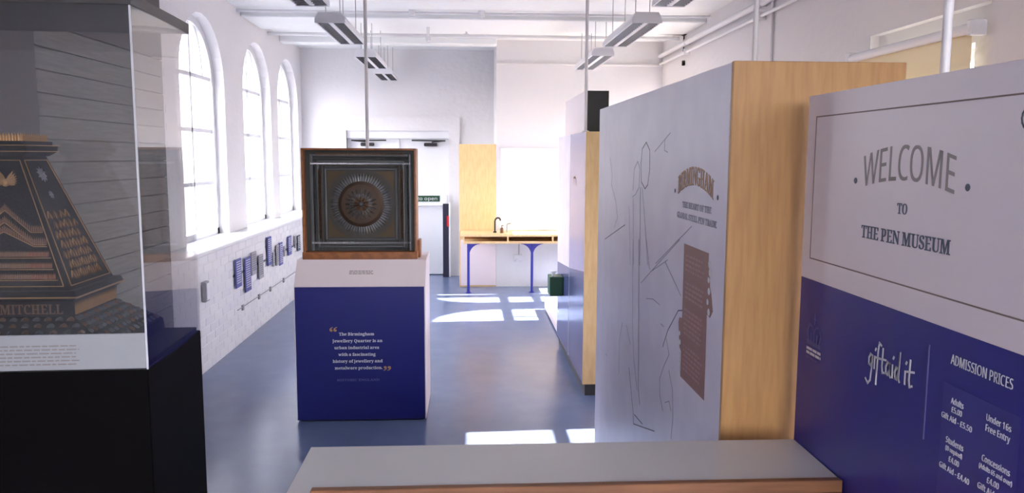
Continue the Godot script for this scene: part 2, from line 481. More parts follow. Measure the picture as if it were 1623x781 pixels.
func right_windows() -> void:
	var x := 2.88
	var w := structure("window_4", "right wall window under a cream roller blind", "window")
	var f := MB.new()
	wall_block(f, x, x + 0.08, 1.0, 2.42, 4.12, 4.17); wall_block(f, x, x + 0.08, 1.0, 2.42, 5.06, 5.12)
	wall_block(f, x, x + 0.08, 1.0, 1.07, 4.17, 5.06); wall_block(f, x, x + 0.08, 2.36, 2.42, 4.17, 5.06)
	put("window_frame", f, M.joinery, w)
	put("glazing_bar", bx(x + 0.01, x + 0.06, 1.82, 1.87, 4.1, 5.1), M.joinery, w)
	put("glazing_bar", bx(x + 0.01, x + 0.06, 1.05, 2.42, 4.58, 4.62), M.joinery, w)
	put("pane", bx(x + 0.03, x + 0.034, 1.05, 2.45, 4.1, 5.09), M.window_glass, w)
	w = structure("window_5", "arched window in the right wall beyond the cabinets", "window")
	put("glazing_bar", bx(x, x + 0.06, 1.93, 1.99, 8.53, 9.17), M.joinery, w)
	put("glazing_bar", bx(x, x + 0.05, 1.0, 1.95, 8.72, 8.76), M.joinery, w)
	put("pane", bx(x + 0.03, x + 0.034, 1.0, 2.72, 8.5, 9.2), M.window_glass, w)
	w = structure("window_6", "narrow window in the right wall near the sink bench", "window")
	put("glazing_bar", bx(x, x + 0.06, 1.93, 1.99, 9.62, 9.98), M.joinery, w)
	put("glazing_bar", bx(x, x + 0.06, 1.6, 1.65, 9.62, 9.98), M.joinery, w)
	put("pane", bx(x + 0.03, x + 0.034, 1.0, 2.72, 9.6, 10.0), M.window_glass, w)
	w = structure("window_8", "tall slim window in the right wall above the bench end", "window")
	put("glazing_bar", bx(x, x + 0.06, 1.93, 1.99, 10.18, 10.62), M.joinery, w)
	put("pane", bx(x + 0.03, x + 0.034, 1.0, 2.72, 10.16, 10.64), M.window_glass, w)
	w = structure("window_7", "wide unseen window added in the entrance wall to brighten the foreground", "window")  # out of view, added and sized up as fill for the near panels
	f = MB.new()
	for q in [[-0.6, -0.53], [0.37, 0.43], [1.37, 1.43], [2.33, 2.4]]: wall_block(f, q[0], q[1], 0.5, 3.0, -3.14, -3.06)
	for q in [[-0.53, 0.37], [0.43, 1.37], [1.43, 2.33]]:
		wall_block(f, q[0], q[1], 0.5, 0.57, -3.14, -3.06); wall_block(f, q[0], q[1], 2.93, 3.0, -3.14, -3.06)
		put("pane", bx(q[0], q[1], 0.57, 2.93, -3.104, -3.1), M.window_glass, w)
	put("window_frame", f, M.joinery, w)
	var b := thing("roller_blind", "cream roller blind with white roll high on the right wall", "blind", V(2.6, 2.2, 4.6))
	put("roll", MB.new().tube(Vector3(0, 0.27, 0.64), Vector3(0, 0.27, -0.66), 0.028, 16), M.joinery, b)
	put("bracket", MB.new().box(Vector3(-0.03, 0.23, 0.62), Vector3(0.06, 0.31, 0.66), 0.006), M.joinery, b)
	put("bracket", MB.new().box(Vector3(-0.03, 0.23, -0.68), Vector3(0.06, 0.31, -0.64), 0.006), M.joinery, b)
	put("fabric", MB.new().box(Vector3(0.02, 0.01, -0.6), Vector3(0.022, 0.28, 0.6)), M.blind, b)
	put("bottom_bar", MB.new().box(Vector3(0.012, 0, -0.6), Vector3(0.03, 0.022, 0.6), 0.004), M.joinery, b)

func end_wall_door() -> void:
	var d := structure("door_1", "white double fire exit doors with dark closers", "door")
	var f := MB.new()
	wall_block(f, -1.96, -1.8, 0, 2.385, 11.7, 11.78); wall_block(f, -0.29, -0.13, 0, 2.385, 11.7, 11.78)
	f.box(V(-1.8, 2.175, 11.78), V(-0.29, 2.385, 11.7))
	put("architrave", f, M.wall, d)
	put("lintel", bx(-1.8, -0.28, 2.06, 2.18, 11.74, 11.86, 0.008), M.joinery, d)
	for s in [[-1.8, -1.045], [-1.035, -0.28]]:
		var leaf := put("door_leaf", bx(s[0], s[1], 0.01, 2.06, 11.82, 11.87, 0.004), M.joinery, d)
		put("push_bar", MB.new().tube(V(s[0] + 0.08, 1.07, 11.76), V(s[1] - 0.08, 1.07, 11.76), 0.02, 10), M.joinery, leaf)
		for x in [s[0] + 0.1, s[1] - 0.1]:
			put("bar_bracket", bx(x - 0.03, x + 0.03, 1.02, 1.12, 11.76, 11.83, 0.006), M.joinery, leaf)
	put("meeting_strip", bx(-1.055, -1.025, 0.02, 2.05, 11.8, 11.83), M.fitting, d)
	for s in [[-1.5, 1], [-0.56, -1]]:
		var c := put("door_closer", bx(s[0] - 0.1, s[0] + 0.1, 1.95, 2.0, 11.76, 11.82, 0.01), M.dark_grey, d)
		put("closer_arm", MB.new().path([V(s[0] + 0.02, 2.01, 11.74), V(s[0] - 0.22 * s[1], 2.03, 11.66), V(s[0] + 0.28 * s[1], 2.035, 11.76)], 0.011, 6), M.dark_grey, c)
	var sg := thing("push_bar_sign", "green push bar to open sign on the white door", "sign", V(-0.8, 1.1, 11.815))
	put("plate", MB.new().box(Vector3(-0.37, 0.02, -0.004), Vector3(0.37, 0.11, 0.004), 0.001), M.green_sign, sg)
	var t := put("lettering", letters("Push bar to open", sans, 0.66, 0.05), M.white_print, sg)
	t.position = Vector3(-0.33, 0.042, 0.0045)
	var p := thing("barrier_post", "narrow navy blue upright with red tag beside doors", "post", V(-0.335, 0, 11.62))
	put("post", MB.new().box(Vector3(-0.045, 0, -0.03), Vector3(0.045, 1.1, 0.03), 0.006), M.navy_post, p)
	put("edge_strip", MB.new().box(Vector3(0.045, 0, -0.03), Vector3(0.07, 1.11, 0.035), 0.004), M.joinery, p, "white edge strip")
	put("cap", MB.new().box(Vector3(-0.03, 1.1, -0.03), Vector3(0.03, 1.23, 0.02), 0.01), M.fitting, p, "grey cap")
	put("red_tag", MB.new().box(Vector3(0.015, 0.76, 0.03), Vector3(0.047, 0.92, 0.036), 0.002), M.red, p)

func added_dark_doors() -> void:
	var d := structure("door_2", "dark panelled unseen doors added behind the camera to dim reflections", "door")  # out of view, added so the showcase glass mirrors something dark
	var f := MB.new()
	wall_block(f, -2.44, -2.34, 0, 3.0, -3.0, -2.94); wall_block(f, -0.72, -0.62, 0, 3.0, -3.0, -2.94); wall_block(f, -2.34, -0.72, 2.9, 3.0, -3.0, -2.94)
	put("architrave", f, M.dark_wood, d)
	for s in [[-2.34, -1.535], [-1.525, -0.72]]:
		var leaf := put("door_leaf", bx(s[0], s[1], 0.01, 2.9, -2.995, -2.95, 0.004), M.dark_wood, d)
		for y in [[0.2, 0.95], [1.15, 1.95], [2.1, 2.75]]:
			put("door_panel", bx(s[0] + 0.12, s[1] - 0.12, y[0], y[1], -2.95, -2.935, 0.008), M.dark_wood, leaf)

func ceiling_details() -> void:
	var p := thing("ceiling_pipe", "long white pipe crossing the gallery below the ceiling", "pipe", V(0, CEIL, 9.9))
	put("pipe", MB.new().tube(Vector3(-2.45, -0.075, 0), Vector3(2.66, -0.075, 0), 0.022, 12), M.joinery, p)
	for x in [-1.6, -0.02, 1.5]:
		put("hanger", MB.new().tube(Vector3(x, 0, 0), Vector3(x, -0.06, 0), 0.012, 8).tube(Vector3(x - 0.03, -0.075, 0), Vector3(x + 0.03, -0.075, 0), 0.03, 12), M.joinery, p)
	p = thing("ceiling_conduit", "thin grey conduit crossing the ceiling before the beam", "conduit", V(0, CEIL, 8.62))
	put("tube", MB.new().tube(Vector3(-2.45, -0.03, 0), Vector3(2.66, -0.03, 0), 0.014, 10), M.fitting, p)
	for x in [-0.6, 0.15]:
		put("junction_box", MB.new().lathe([V2(0.001, -0.06), V2(0.035, -0.06), V2(0.035, 0)], Vector3(x, 0, 0)), M.fitting, p)
	p = thing("drop_conduit", "short white conduit drop under the ceiling beam", "conduit", V(-0.46, CEIL - 0.07, 9.3))
	put("tube", MB.new().tube(Vector3(0, 0, 0), Vector3(0, -0.12, 0), 0.018, 10), M.joinery, p)
	put("end_box", MB.new().box(Vector3(-0.03, -0.16, -0.03), Vector3(0.03, -0.1, 0.03), 0.008), M.joinery, p)
	# right wall: two long pipes and a black cable
	for k in 2:
		p = thing("wall_pipe", ["upper white pipe running along the right wall", "lower thin white pipe running along the right wall"][k], "pipe", V(2.62, [3.17, 3.06][k], 7.0))
		put("pipe", MB.new().tube(Vector3(0, 0, 3.2), Vector3(0, 0, -3.7), [0.03, 0.016][k], 12), M.joinery, p)
		for z in [2.2, 0.0, -2.4]:
			put("clip", MB.new().box(Vector3(-0.035, -0.035, z - 0.012), Vector3(0.04, 0.035, z + 0.012), 0.004), M.joinery, p)
	p = thing("black_cable", "black cable dropping from ceiling to a small switch on right wall", "cable", V(2.64, 2.95, 9.6))
	put("cable", MB.new().path([Vector3(-0.9, 0.4, -0.1), Vector3(-0.4, 0.36, -0.05), Vector3(0, 0.34, 0), Vector3(0, 0.13, 0)], 0.009, 6), M.cable, p)
	put("connector", MB.new().box(Vector3(-0.015, 0.33, -0.05), Vector3(0.018, 0.36, 0.05), 0.004), M.cable, p)
	put("switch", MB.new().box(Vector3(-0.015, -0.03, -0.02), Vector3(0.018, 0.03, 0.02), 0.004), M.cable, p)
	p = thing("wall_conduit", "thin grey vertical conduit on right wall above the plywood unit", "conduit", V(2.645, 2.0, 6.8))
	put("tube", MB.new().tube(Vector3(0, 0, 0), Vector3(0, 1.15, 0), 0.012, 8).tube(Vector3(0, 1.15, 0), Vector3(0, 1.3, 0.12), 0.012, 8), M.fitting, p)

func bricks() -> void:
	var wall := get_node("wall_left")
	var meshes := []
	for L in [0.217]:
		meshes.append(MB.new().box(Vector3(-0.02, -0.0335, -L / 2), Vector3(0.0016, 0.0345, L / 2), 0.003).mesh())
	var mats := [M.brick_a, M.brick_b, M.brick_c]
	var count := 0
	for r in 13:
		var y := 0.04 + r * 0.0745
		var d := 6.3 + (0.0 if r % 2 == 0 else 0.1125)
		while d < 10.6:
			var o := put("brick", meshes[0], mats[rng.randi() % 3], wall)
			o.position = V(-2.2 + rng.randf() * 0.002, y, d)
			d += 0.225; count += 1
	var st := MB.new()
	for r in 18:
		var y := 0.04 + r * 0.0745
		if y > 0.95: continue
		var d := 3.6 + (0.0 if r % 2 == 0 else 0.1125)
		while d < 6.2:
			st.box(V(-2.22, y - 0.0335, d + 0.1085), V(-2.1975, y + 0.0335, d - 0.1085))
			d += 0.225
	for r in 20:
		var y := 1.06 + r * 0.0745
		var d := 3.6 + (0.0 if r % 2 == 0 else 0.1125)
		while d < 6.7:
			st.box(V(-2.47, y - 0.0335, d + 0.1085), V(-2.447, y + 0.0335, d - 0.1085))
			d += 0.225
	var o := put("brickwork", st, M.brick_a, wall); o.set_meta("kind", "stuff")

func text_rows(m: MB, x0: float, x1: float, y: float, pitch: float, n: int, h: float, gap := 0.006, ragged := 0.12) -> void:
	# rows of small print too small to read: word-long dashes in a local x, y plane facing +z
	for r in n:
		var x := x0 + rng.randf() * (x1 - x0) * ragged * 0.3
		var e := x1 - rng.randf() * (x1 - x0) * ragged
		while x < e:
			var w: float = min(rng.randf_range(0.012, 0.035), e - x)
			m.box(Vector3(x, y - r * pitch, 0), Vector3(x + w, y - r * pitch + h, 0.0006))
			x += w + gap

func birmingham_unit() -> void:
	var u := thing("graphic_wall_unit", "tall white graphic wall headed BIRMINGHAM with plywood end", "display panel", V(0.75, 0, 3.32))
	var z0 := 1.12; var z1 := -1.13
	put("carcass", MB.new().box(Vector3(0.02, 0.0, z1 + 0.02), Vector3(0.504, 2.06, z0 - 0.018)), M.ply, u)
	put("graphic_panel", MB.new().box(Vector3(0, 0, z1), Vector3(0.02, 2.07, z0 - 0.018), 0.002), M.white_lilac, u)
	put("end_panel", MB.new().box(Vector3(0.0, 0, z0 - 0.018), Vector3(0.504, 2.072, z0), 0.002), M.ply, u, "plywood end panel")
	put("end_panel", MB.new().box(Vector3(0.02, 0, z1), Vector3(0.504, 2.07, z1 + 0.018), 0.002), M.ply, u)
	put("top_panel", MB.new().box(Vector3(0.02, 2.055, z1 + 0.018), Vector3(0.504, 2.07, z0 - 0.018), 0.002), M.ply, u)
	# print; local z = 3.32 - d
	var face := func(o: MeshInstance3D, y: float, d: float) -> void:
		o.transform = Transform3D(Basis(Vector3(0, 0, 1), Vector3(0, 1, 0), Vector3(-1, 0, 0)), Vector3(-0.0005, y, 3.32 - d))
	var t := put("heading", letters("BIRMINGHAM", serif, 0.40, 0.060, 0.038), M.gold_print, u, "gold arched lettering")
	face.call(t, 1.672, 2.745)
	t = put("heading_edge", letters("BIRMINGHAM", serif, 0.40, 0.060, 0.038), M.ink, u)
	t.transform = Transform3D(Basis(Vector3(0, 0, 1), Vector3(0, 1, 0), Vector3(-1, 0, 0)), Vector3(0.0002, 1.67, 3.32 - 2.742))
	for d in [2.785, 2.3]:
		put("dot", MB.new().lathe([V2(0.0, 0.001), V2(0.008, 0.001), V2(0.008, 0)], Vector3(-0.0002, 1.68, 3.32 - d), Vector3.LEFT, 12), M.ink, u)
	t = put("lettering", letters("THE HEART OF THE", serif, 0.325, 0.021), M.ink_faint, u); face.call(t, 1.627, 2.682)
	t = put("lettering", letters("GLOBAL STEEL PEN TRADE", serif, 0.445, 0.021), M.ink_faint, u); face.call(t, 1.587, 2.747)
	# line drawing
	var fine := MB.new(); var bold := MB.new()
	var strokes := [
[V2(3.357, 1.773), V2(3.337, 1.836), V2(3.264, 1.863), V2(3.198, 1.829), V2(3.19, 1.752), V2(3.221, 1.685), V2(3.269, 1.667), V2(3.338, 1.693), V2(3.357, 1.773)],
[V2(3.509, 1.651), V2(3.49, 1.748), V2(3.422, 1.782), V2(3.375, 1.75), V2(3.388, 1.668), V2(3.451, 1.635), V2(3.517, 1.62)],
[V2(3.356, 1.669), V2(3.337, 1.331)],
[V2(3.32, 1.67), V2(3.22, 1.438), V2(3.186, 1.352)],
[V2(3.505, 1.614), V2(3.462, 1.314)],
[V2(3.59, 1.573), V2(3.532, 1.304)],
[V2(4.208, 1.353), V2(3.673, 1.478)],
[V2(3.049, 1.377), V2(2.564, 1.57)],
[V2(3.109, 1.823), V2(2.876, 1.89)],
[V2(2.952, 1.867), V2(2.956, 1.827), V2(2.907, 1.819)],
[V2(4.092, 1.794), V2(4.03, 1.712), V2(4.04, 1.656), V2(3.921, 1.579), V2(3.863, 1.502), V2(3.943, 1.44)],
[V2(3.364, 1.439), V2(3.306, 0.78), V2(3.274, 0.724)],
[V2(3.486, 1.426), V2(3.459, 1.06), V2(3.419, 0.895), V2(3.333, 0.772)],
[V2(3.512, 0.82), V2(3.405, 0.65), V2(3.388, 0.593), V2(3, 0.699)],
[V2(3.375, 0.641), V2(3.214, 0.654)],
[V2(3.303, 1.258), V2(2.707, 1.509)],
[V2(3.136, 1.33), V2(2.864, 1.416)],
[V2(3.196, 1.208), V2(3.078, 1.227), V2(2.967, 1.225)],
[V2(2.939, 1.155), V2(2.897, 1.153)],
[V2(2.646, 1.266), V2(2.697, 1.256), V2(2.836, 1.151), V2(2.901, 1.074)],
[V2(3.688, 0.998), V2(3.758, 0.888), V2(3.749, 0.727)],
[V2(3.593, 1.006), V2(3.494, 0.939)],
[V2(2.852, 1.117), V2(2.808, 1.066), V2(2.881, 1), V2(2.937, 0.936), V2(2.93, 0.873), V2(2.875, 0.827)],
[V2(2.801, 1.006), V2(2.746, 0.951), V2(2.728, 0.856), V2(2.748, 0.762)],
[V2(2.846, 0.868), V2(2.789, 0.892), V2(2.759, 0.866)],
[V2(4.12, 0.732), V2(4.087, 0.729)],
[V2(3.221, 1.454), V2(3.151, 1.339)],
[V2(2.903, 1.406), V2(2.669, 1.314)]]
	var thick := [0, 2, 6, 11, 13, 14, 19]
	for i in strokes.size():
		var m: MB = bold if i in thick else fine
		m.ribbon(strokes[i], 0.0042 if i in thick else 0.003, Vector3(-0.0004, 0, 3.32), Vector3(0, 0, -1), Vector3.UP, Vector3(-0.0005, 0, 0))
	put("line_drawing", bold, M.ink, u, "dark outline drawing of a pen and hand").set_meta("kind", "stuff")
	put("line_drawing", fine, M.ink_faint, u, "faint pencil outline drawing").set_meta("kind", "stuff")
	# brown text block with ragged side pieces
	var bp := put("text_block", MB.new().prism(PackedVector2Array([V2(0.676, 1.03), V2(0.952, 1.03), V2(0.952, 1.503), V2(0.676, 1.503)]), Vector3(-0.0005, 0, 0), Vector3(0, 0, 1), Vector3.UP, Vector3(-0.0008, 0, 0)), M.brown_print, u, "brown printed text block")
	put("flourish", MB.new().prism(PackedVector2Array([V2(0.952, 1.31), V2(0.985, 1.305), V2(1.01, 1.33), V2(0.99, 1.38), V2(0.975, 1.40), V2(0.965, 1.45), V2(0.952, 1.46)]), Vector3(-0.0005, 0, 0), Vector3(0, 0, 1), Vector3.UP, Vector3(-0.0008, 0, 0)), M.brown_print, bp)
	put("flourish", MB.new().prism(PackedVector2Array([V2(0.676, 1.12), V2(0.655, 1.13), V2(0.632, 1.215), V2(0.64, 1.235), V2(0.676, 1.24)]), Vector3(-0.0005, 0, 0), Vector3(0, 0, 1), Vector3.UP, Vector3(-0.0008, 0, 0)), M.brown_print, bp)
	var wt := MB.new()
	for q in [[0.965, 1.47, 0.012], [0.975, 1.445, 0.014], [0.962, 1.42, 0.01], [0.968, 1.385, 0.012], [0.958, 1.35, 0.01], [0.972, 1.32, 0.012], [0.655, 1.1, 0.012], [0.66, 1.07, 0.013], [0.662, 1.045, 0.01], [0.66, 1.15, 0.01], [0.652, 1.18, 0.009]]:
		wt.lathe([V2(0, 0.0012), V2(q[2], 0.0012), V2(q[2], 0)], Vector3(-0.0008, q[1], q[0]), Vector3.LEFT, 7)
	put("flourish", wt, M.white_print, bp, "white flecks").set_meta("kind", "stuff")
	var rows := MB.new()
	var y := 1.462
	for n in [4, 4, 6, 6]:
		text_rows(rows, 0.0, 0.22, y, 0.0165, n, 0.008)
		y -= n * 0.0165 + 0.028
	t = put("small_print", rows, M.pink_print, bp)
	t.transform = Transform3D(Basis(Vector3(0, 0, 1), Vector3(0, 1, 0), Vector3(-1, 0, 0)), Vector3(-0.0013, 0, 0.70))

func welcome_panel() -> void:
	var u := thing("welcome_panel", "white over blue WELCOME and admission prices panel above desk", "display panel", V(0.92, 0, 2.08))
	# local z = 2.08 - d, reads from z=0 towards +z
	put("core", MB.new().box(Vector3(0.012, 0, 0.003), Vector3(0.06, 1.962, 1.3)), M.ply_edge, u, "wood core edge")
	put("white_sheet", MB.new().box(Vector3(0, 1.475, 0), Vector3(0.012, 1.965, 1.3), 0.001), M.white_panel, u, "white upper sheet")
	put("blue_sheet", MB.new().box(Vector3(0.001, 0, 0), Vector3(0.012, 1.475, 1.3), 0.001), M.blue_satin, u, "deep blue lower sheet")
	var g := MB.new()
	for q in [[0.05, 1.25, 1.906, 1.909], [0.05, 1.25, 1.531, 1.534]]:
		g.box(Vector3(-0.001, q[2], q[0]), Vector3(0.0, q[3], q[1]))
	g.box(Vector3(-0.001, 1.531, 0.05), Vector3(0, 1.909, 0.053))
	put("border_line", g, M.border_brown, u)
	var B := Basis(Vector3(0, 0, 1), Vector3(0, 1, 0), Vector3(-1, 0, 0))
	var at := func(o: MeshInstance3D, y: float, d: float) -> void: o.transform = Transform3D(B, Vector3(-0.0001, y, 2.08 - d))
	var t := put("heading", letters("WELCOME", sans, 0.345, 0.071, 0.020, 0.06), M.grey_print, u, "grey arched WELCOME lettering"); at.call(t, 1.733, 1.77)
	for d in [1.804, 1.386]:
		put("dot", MB.new().lathe([V2(0.0, 0.001), V2(0.007, 0.001), V2(0.007, 0)], Vector3(0, 1.747, 2.08 - d), Vector3.LEFT, 14), M.navy_print, u)
	t = put("lettering", letters("TO", serif, 0.038, 0.023), M.navy_print, u); at.call(t, 1.682, 1.617)
	t = put("lettering", letters("THE PEN MUSEUM", serif, 0.338, 0.029), M.navy_print, u); at.call(t, 1.616, 1.763)
	# ring at the right of the white sheet
	var ring := MB.new(); var pr := []
	for i in 17: pr.append(V2(0.842 + cos(TAU * i / 16) * 0.02, 1.867 + sin(TAU * i / 16) * 0.02))
	ring.ribbon(pr, 0.003, Vector3(0, 0, 0), Vector3(0, 0, 1), Vector3.UP, Vector3(-0.001, 0, 0))
	put("ring_mark", ring, M.navy_print, u)
	# crown emblem, z 0.055 - 0.145
	var cr := MB.new()
	var cz := 0.098; var cy := 1.325
	var cx := func(a, b): return V2(cz + a * 0.04, cy + b * 0.05)
	cr.ribbon([cx.call(-0.9, -0.4), cx.call(0.9, -0.4)], 0.01, Vector3.ZERO, Vector3(0, 0, 1), Vector3.UP, Vector3(-0.001, 0, 0))
	for s in [-1.0, 1.0]:
		cr.ribbon([cx.call(s * 0.8, -0.3), cx.call(s * 1.0, 0.2), cx.call(s * 0.7, 0.6), cx.call(s * 0.25, 0.55), cx.call(0, 0.3)], 0.005, Vector3.ZERO, Vector3(0, 0, 1), Vector3.UP, Vector3(-0.001, 0, 0))
		cr.ribbon([cx.call(s * 0.4, -0.3), cx.call(s * 0.45, 0.1)], 0.006, Vector3.ZERO, Vector3(0, 0, 1), Vector3.UP, Vector3(-0.001, 0, 0))
	cr.ribbon([cx.call(0, -0.3), cx.call(0, 0.2)], 0.007, Vector3.ZERO, Vector3(0, 0, 1), Vector3.UP, Vector3(-0.001, 0, 0))
	cr.ribbon([cx.call(0, 0.7), cx.call(0, 1.2)], 0.004, Vector3.ZERO, Vector3(0, 0, 1), Vector3.UP, Vector3(-0.001, 0, 0))
	cr.ribbon([cx.call(-0.15, 0.95), cx.call(0.15, 0.95)], 0.004, Vector3.ZERO, Vector3(0, 0, 1), Vector3.UP, Vector3(-0.001, 0, 0))
	put("crown_emblem", cr, M.dim_print, u, "faint crown emblem")
	var rows := MB.new(); text_rows(rows, 0, 0.088, 1.285, 0.0115, 2, 0.007, 0.004, 0.05)
	t = put("small_print", rows, M.white_print, u); t.transform = Transform3D(B, Vector3(-0.0001, 0, 0.056))
	rows = MB.new(); text_rows(rows, 0, 0.08, 1.262, 0.009, 1, 0.004, 0.004, 0.2)
	t = put("small_print", rows, M.dim_print, u); t.transform = Transform3D(B, Vector3(-0.0001, 0, 0.056))
	# handwritten giftaid it
	var hw := MB.new()
	var S := [
		[V2(0.55, 0.95), V2(0.3, 1.0), V2(0.1, 0.75), V2(0.12, 0.4), V2(0.35, 0.35), V2(0.55, 0.6), V2(0.55, 0.95), V2(0.5, 0.2), V2(0.4, -0.5), V2(0.1, -0.75), V2(-0.2, -0.55)],
		[V2(0.85, 0.95), V2(0.85, 0.3)], [V2(0.9, 1.35), V2(0.95, 1.42)],
		[V2(1.6, 1.75), V2(1.35, 1.85), V2(1.25, 1.4), V2(1.2, 0.4), V2(1.15, -0.55)], [V2(1.0, 0.95), V2(1.55, 0.98)],
		[V2(1.85, 1.6), V2(1.8, 0.6), V2(1.9, 0.25), V2(2.1, 0.3)], [V2(1.55, 0.98), V2(2.25, 1.05)],
		[V2(2.75, 0.95), V2(2.5, 1.0), V2(2.3, 0.7), V2(2.35, 0.35), V2(2.55, 0.3), V2(2.75, 0.6), V2(2.75, 0.95), V2(2.75, 0.35), V2(2.9, 0.25)],
		[V2(3.1, 0.95), V2(3.1, 0.3)], [V2(3.15, 1.35), V2(3.2, 1.42)],
		[V2(3.8, 0.9), V2(3.55, 0.95), V2(3.4, 0.65), V2(3.45, 0.32), V2(3.65, 0.3), V2(3.82, 0.7), V2(3.9, 1.8), V2(3.85, 0.4), V2(3.98, 0.25)],
		[V2(4.6, 0.95), V2(4.6, 0.3)], [V2(4.65, 1.4), V2(4.7, 1.47)],
		[V2(5.1, 1.65), V2(5.05, 0.6), V2(5.15, 0.25), V2(5.4, 0.35)], [V2(4.8, 1.0), V2(5.55, 1.12)]]
	for st in S:
		var q := []
		for p in st: q.append(V2(p.x * 0.033, p.y * 0.04))
		hw.ribbon(q, 0.0048, Vector3.ZERO, Vector3.RIGHT, Vector3.UP, Vector3(0, 0, 0.001))
	t = put("handwriting", hw, M.white_print, u, "white handwritten gift aid lettering"); at.call(t, 1.315, 1.70)
	put("divider_line", MB.new().box(Vector3(-0.001, 1.235, 2.08 - 1.4725), Vector3(0.001, 1.43, 2.08 - 1.4695)), M.dim_print, u)
	t = put("lettering", letters("ADMISSION PRICES", sans, 0.17, 0.019), M.white_print, u); at.call(t, 1.411, 1.399)
	put("price_box", MB.new().box(Vector3(0.0003, 0.9, 2.08 - 1.417), Vector3(0.002, 1.37, 2.08 - 1.205)), M.blue_tint, u, "slightly paler blue price box")
	for L in [["Adults", 1.390, 0.037, 1.336, 0.012], ["£5.00", 1.387, 0.031, 1.320, 0.011], ["Gift Aid - £5.50", 1.416, 0.091, 1.301, 0.011],
			["Students", 1.397, 0.052, 1.257, 0.012], ["(ID required)", 1.397, 0.05, 1.242, 0.009], ["£4.00", 1.385, 0.031, 1.223, 0.011], ["Gift Aid - £4.40", 1.412, 0.09, 1.202, 0.011],
			["Under 16s", 1.288, 0.063, 1.338, 0.012], ["Free Entry", 1.288, 0.062, 1.319, 0.012],
			["Concessions", 1.292, 0.072, 1.262, 0.012], ["(Adults 65 and over)", 1.298, 0.085, 1.247, 0.009], ["£4.00", 1.275, 0.031, 1.228, 0.011], ["Gift Aid - £4.40", 1.298, 0.09, 1.209, 0.011]]:
		t = put("price_line", letters(L[0], sans, L[2], L[4]), M.white_print, u); at.call(t, L[3], L[1])

func reception_desk() -> void:
	var u := thing("reception_desk", "reception desk with grey raised top and brown wood inside", "desk", V(0.245, 0, 1.93))
	put("desk_top", MB.new().prism(PackedVector2Array([V2(-0.675, -0.142), V2(0.672, -0.142), V2(0.672, 0.128), V2(-0.62, 0.128), V2(-0.62, 0.6), V2(-0.675, 0.6)]), Vector3(0, 0.985, 0), Vector3.RIGHT, Vector3(0, 0, 1), Vector3(0, 0.025, 0)), M.worktop, u)
	put("inner_panel", MB.new().box(Vector3(-0.62, 0.6, 0.128), Vector3(0.672, 1.014, 0.15), 0.002), M.desk_wood, u, "brown wood inner panel")
	put("inner_ledge", MB.new().box(Vector3(-0.62, 0.96, 0.15), Vector3(0.672, 0.985, 0.2), 0.003), M.desk_wood, u)
	put("front_panel", MB.new().box(Vector3(-0.655, 0, -0.12), Vector3(0.665, 0.985, -0.1)), M.white_panel, u)
	put("side_panel", MB.new().box(Vector3(-0.665, 0, -0.12), Vector3(-0.645, 0.985, 0.6)), M.white_panel, u)
	put("work_shelf", MB.new().box(Vector3(-0.64, 0.7, 0.15), Vector3(0.672, 0.73, 0.6)), M.desk_wood, u)

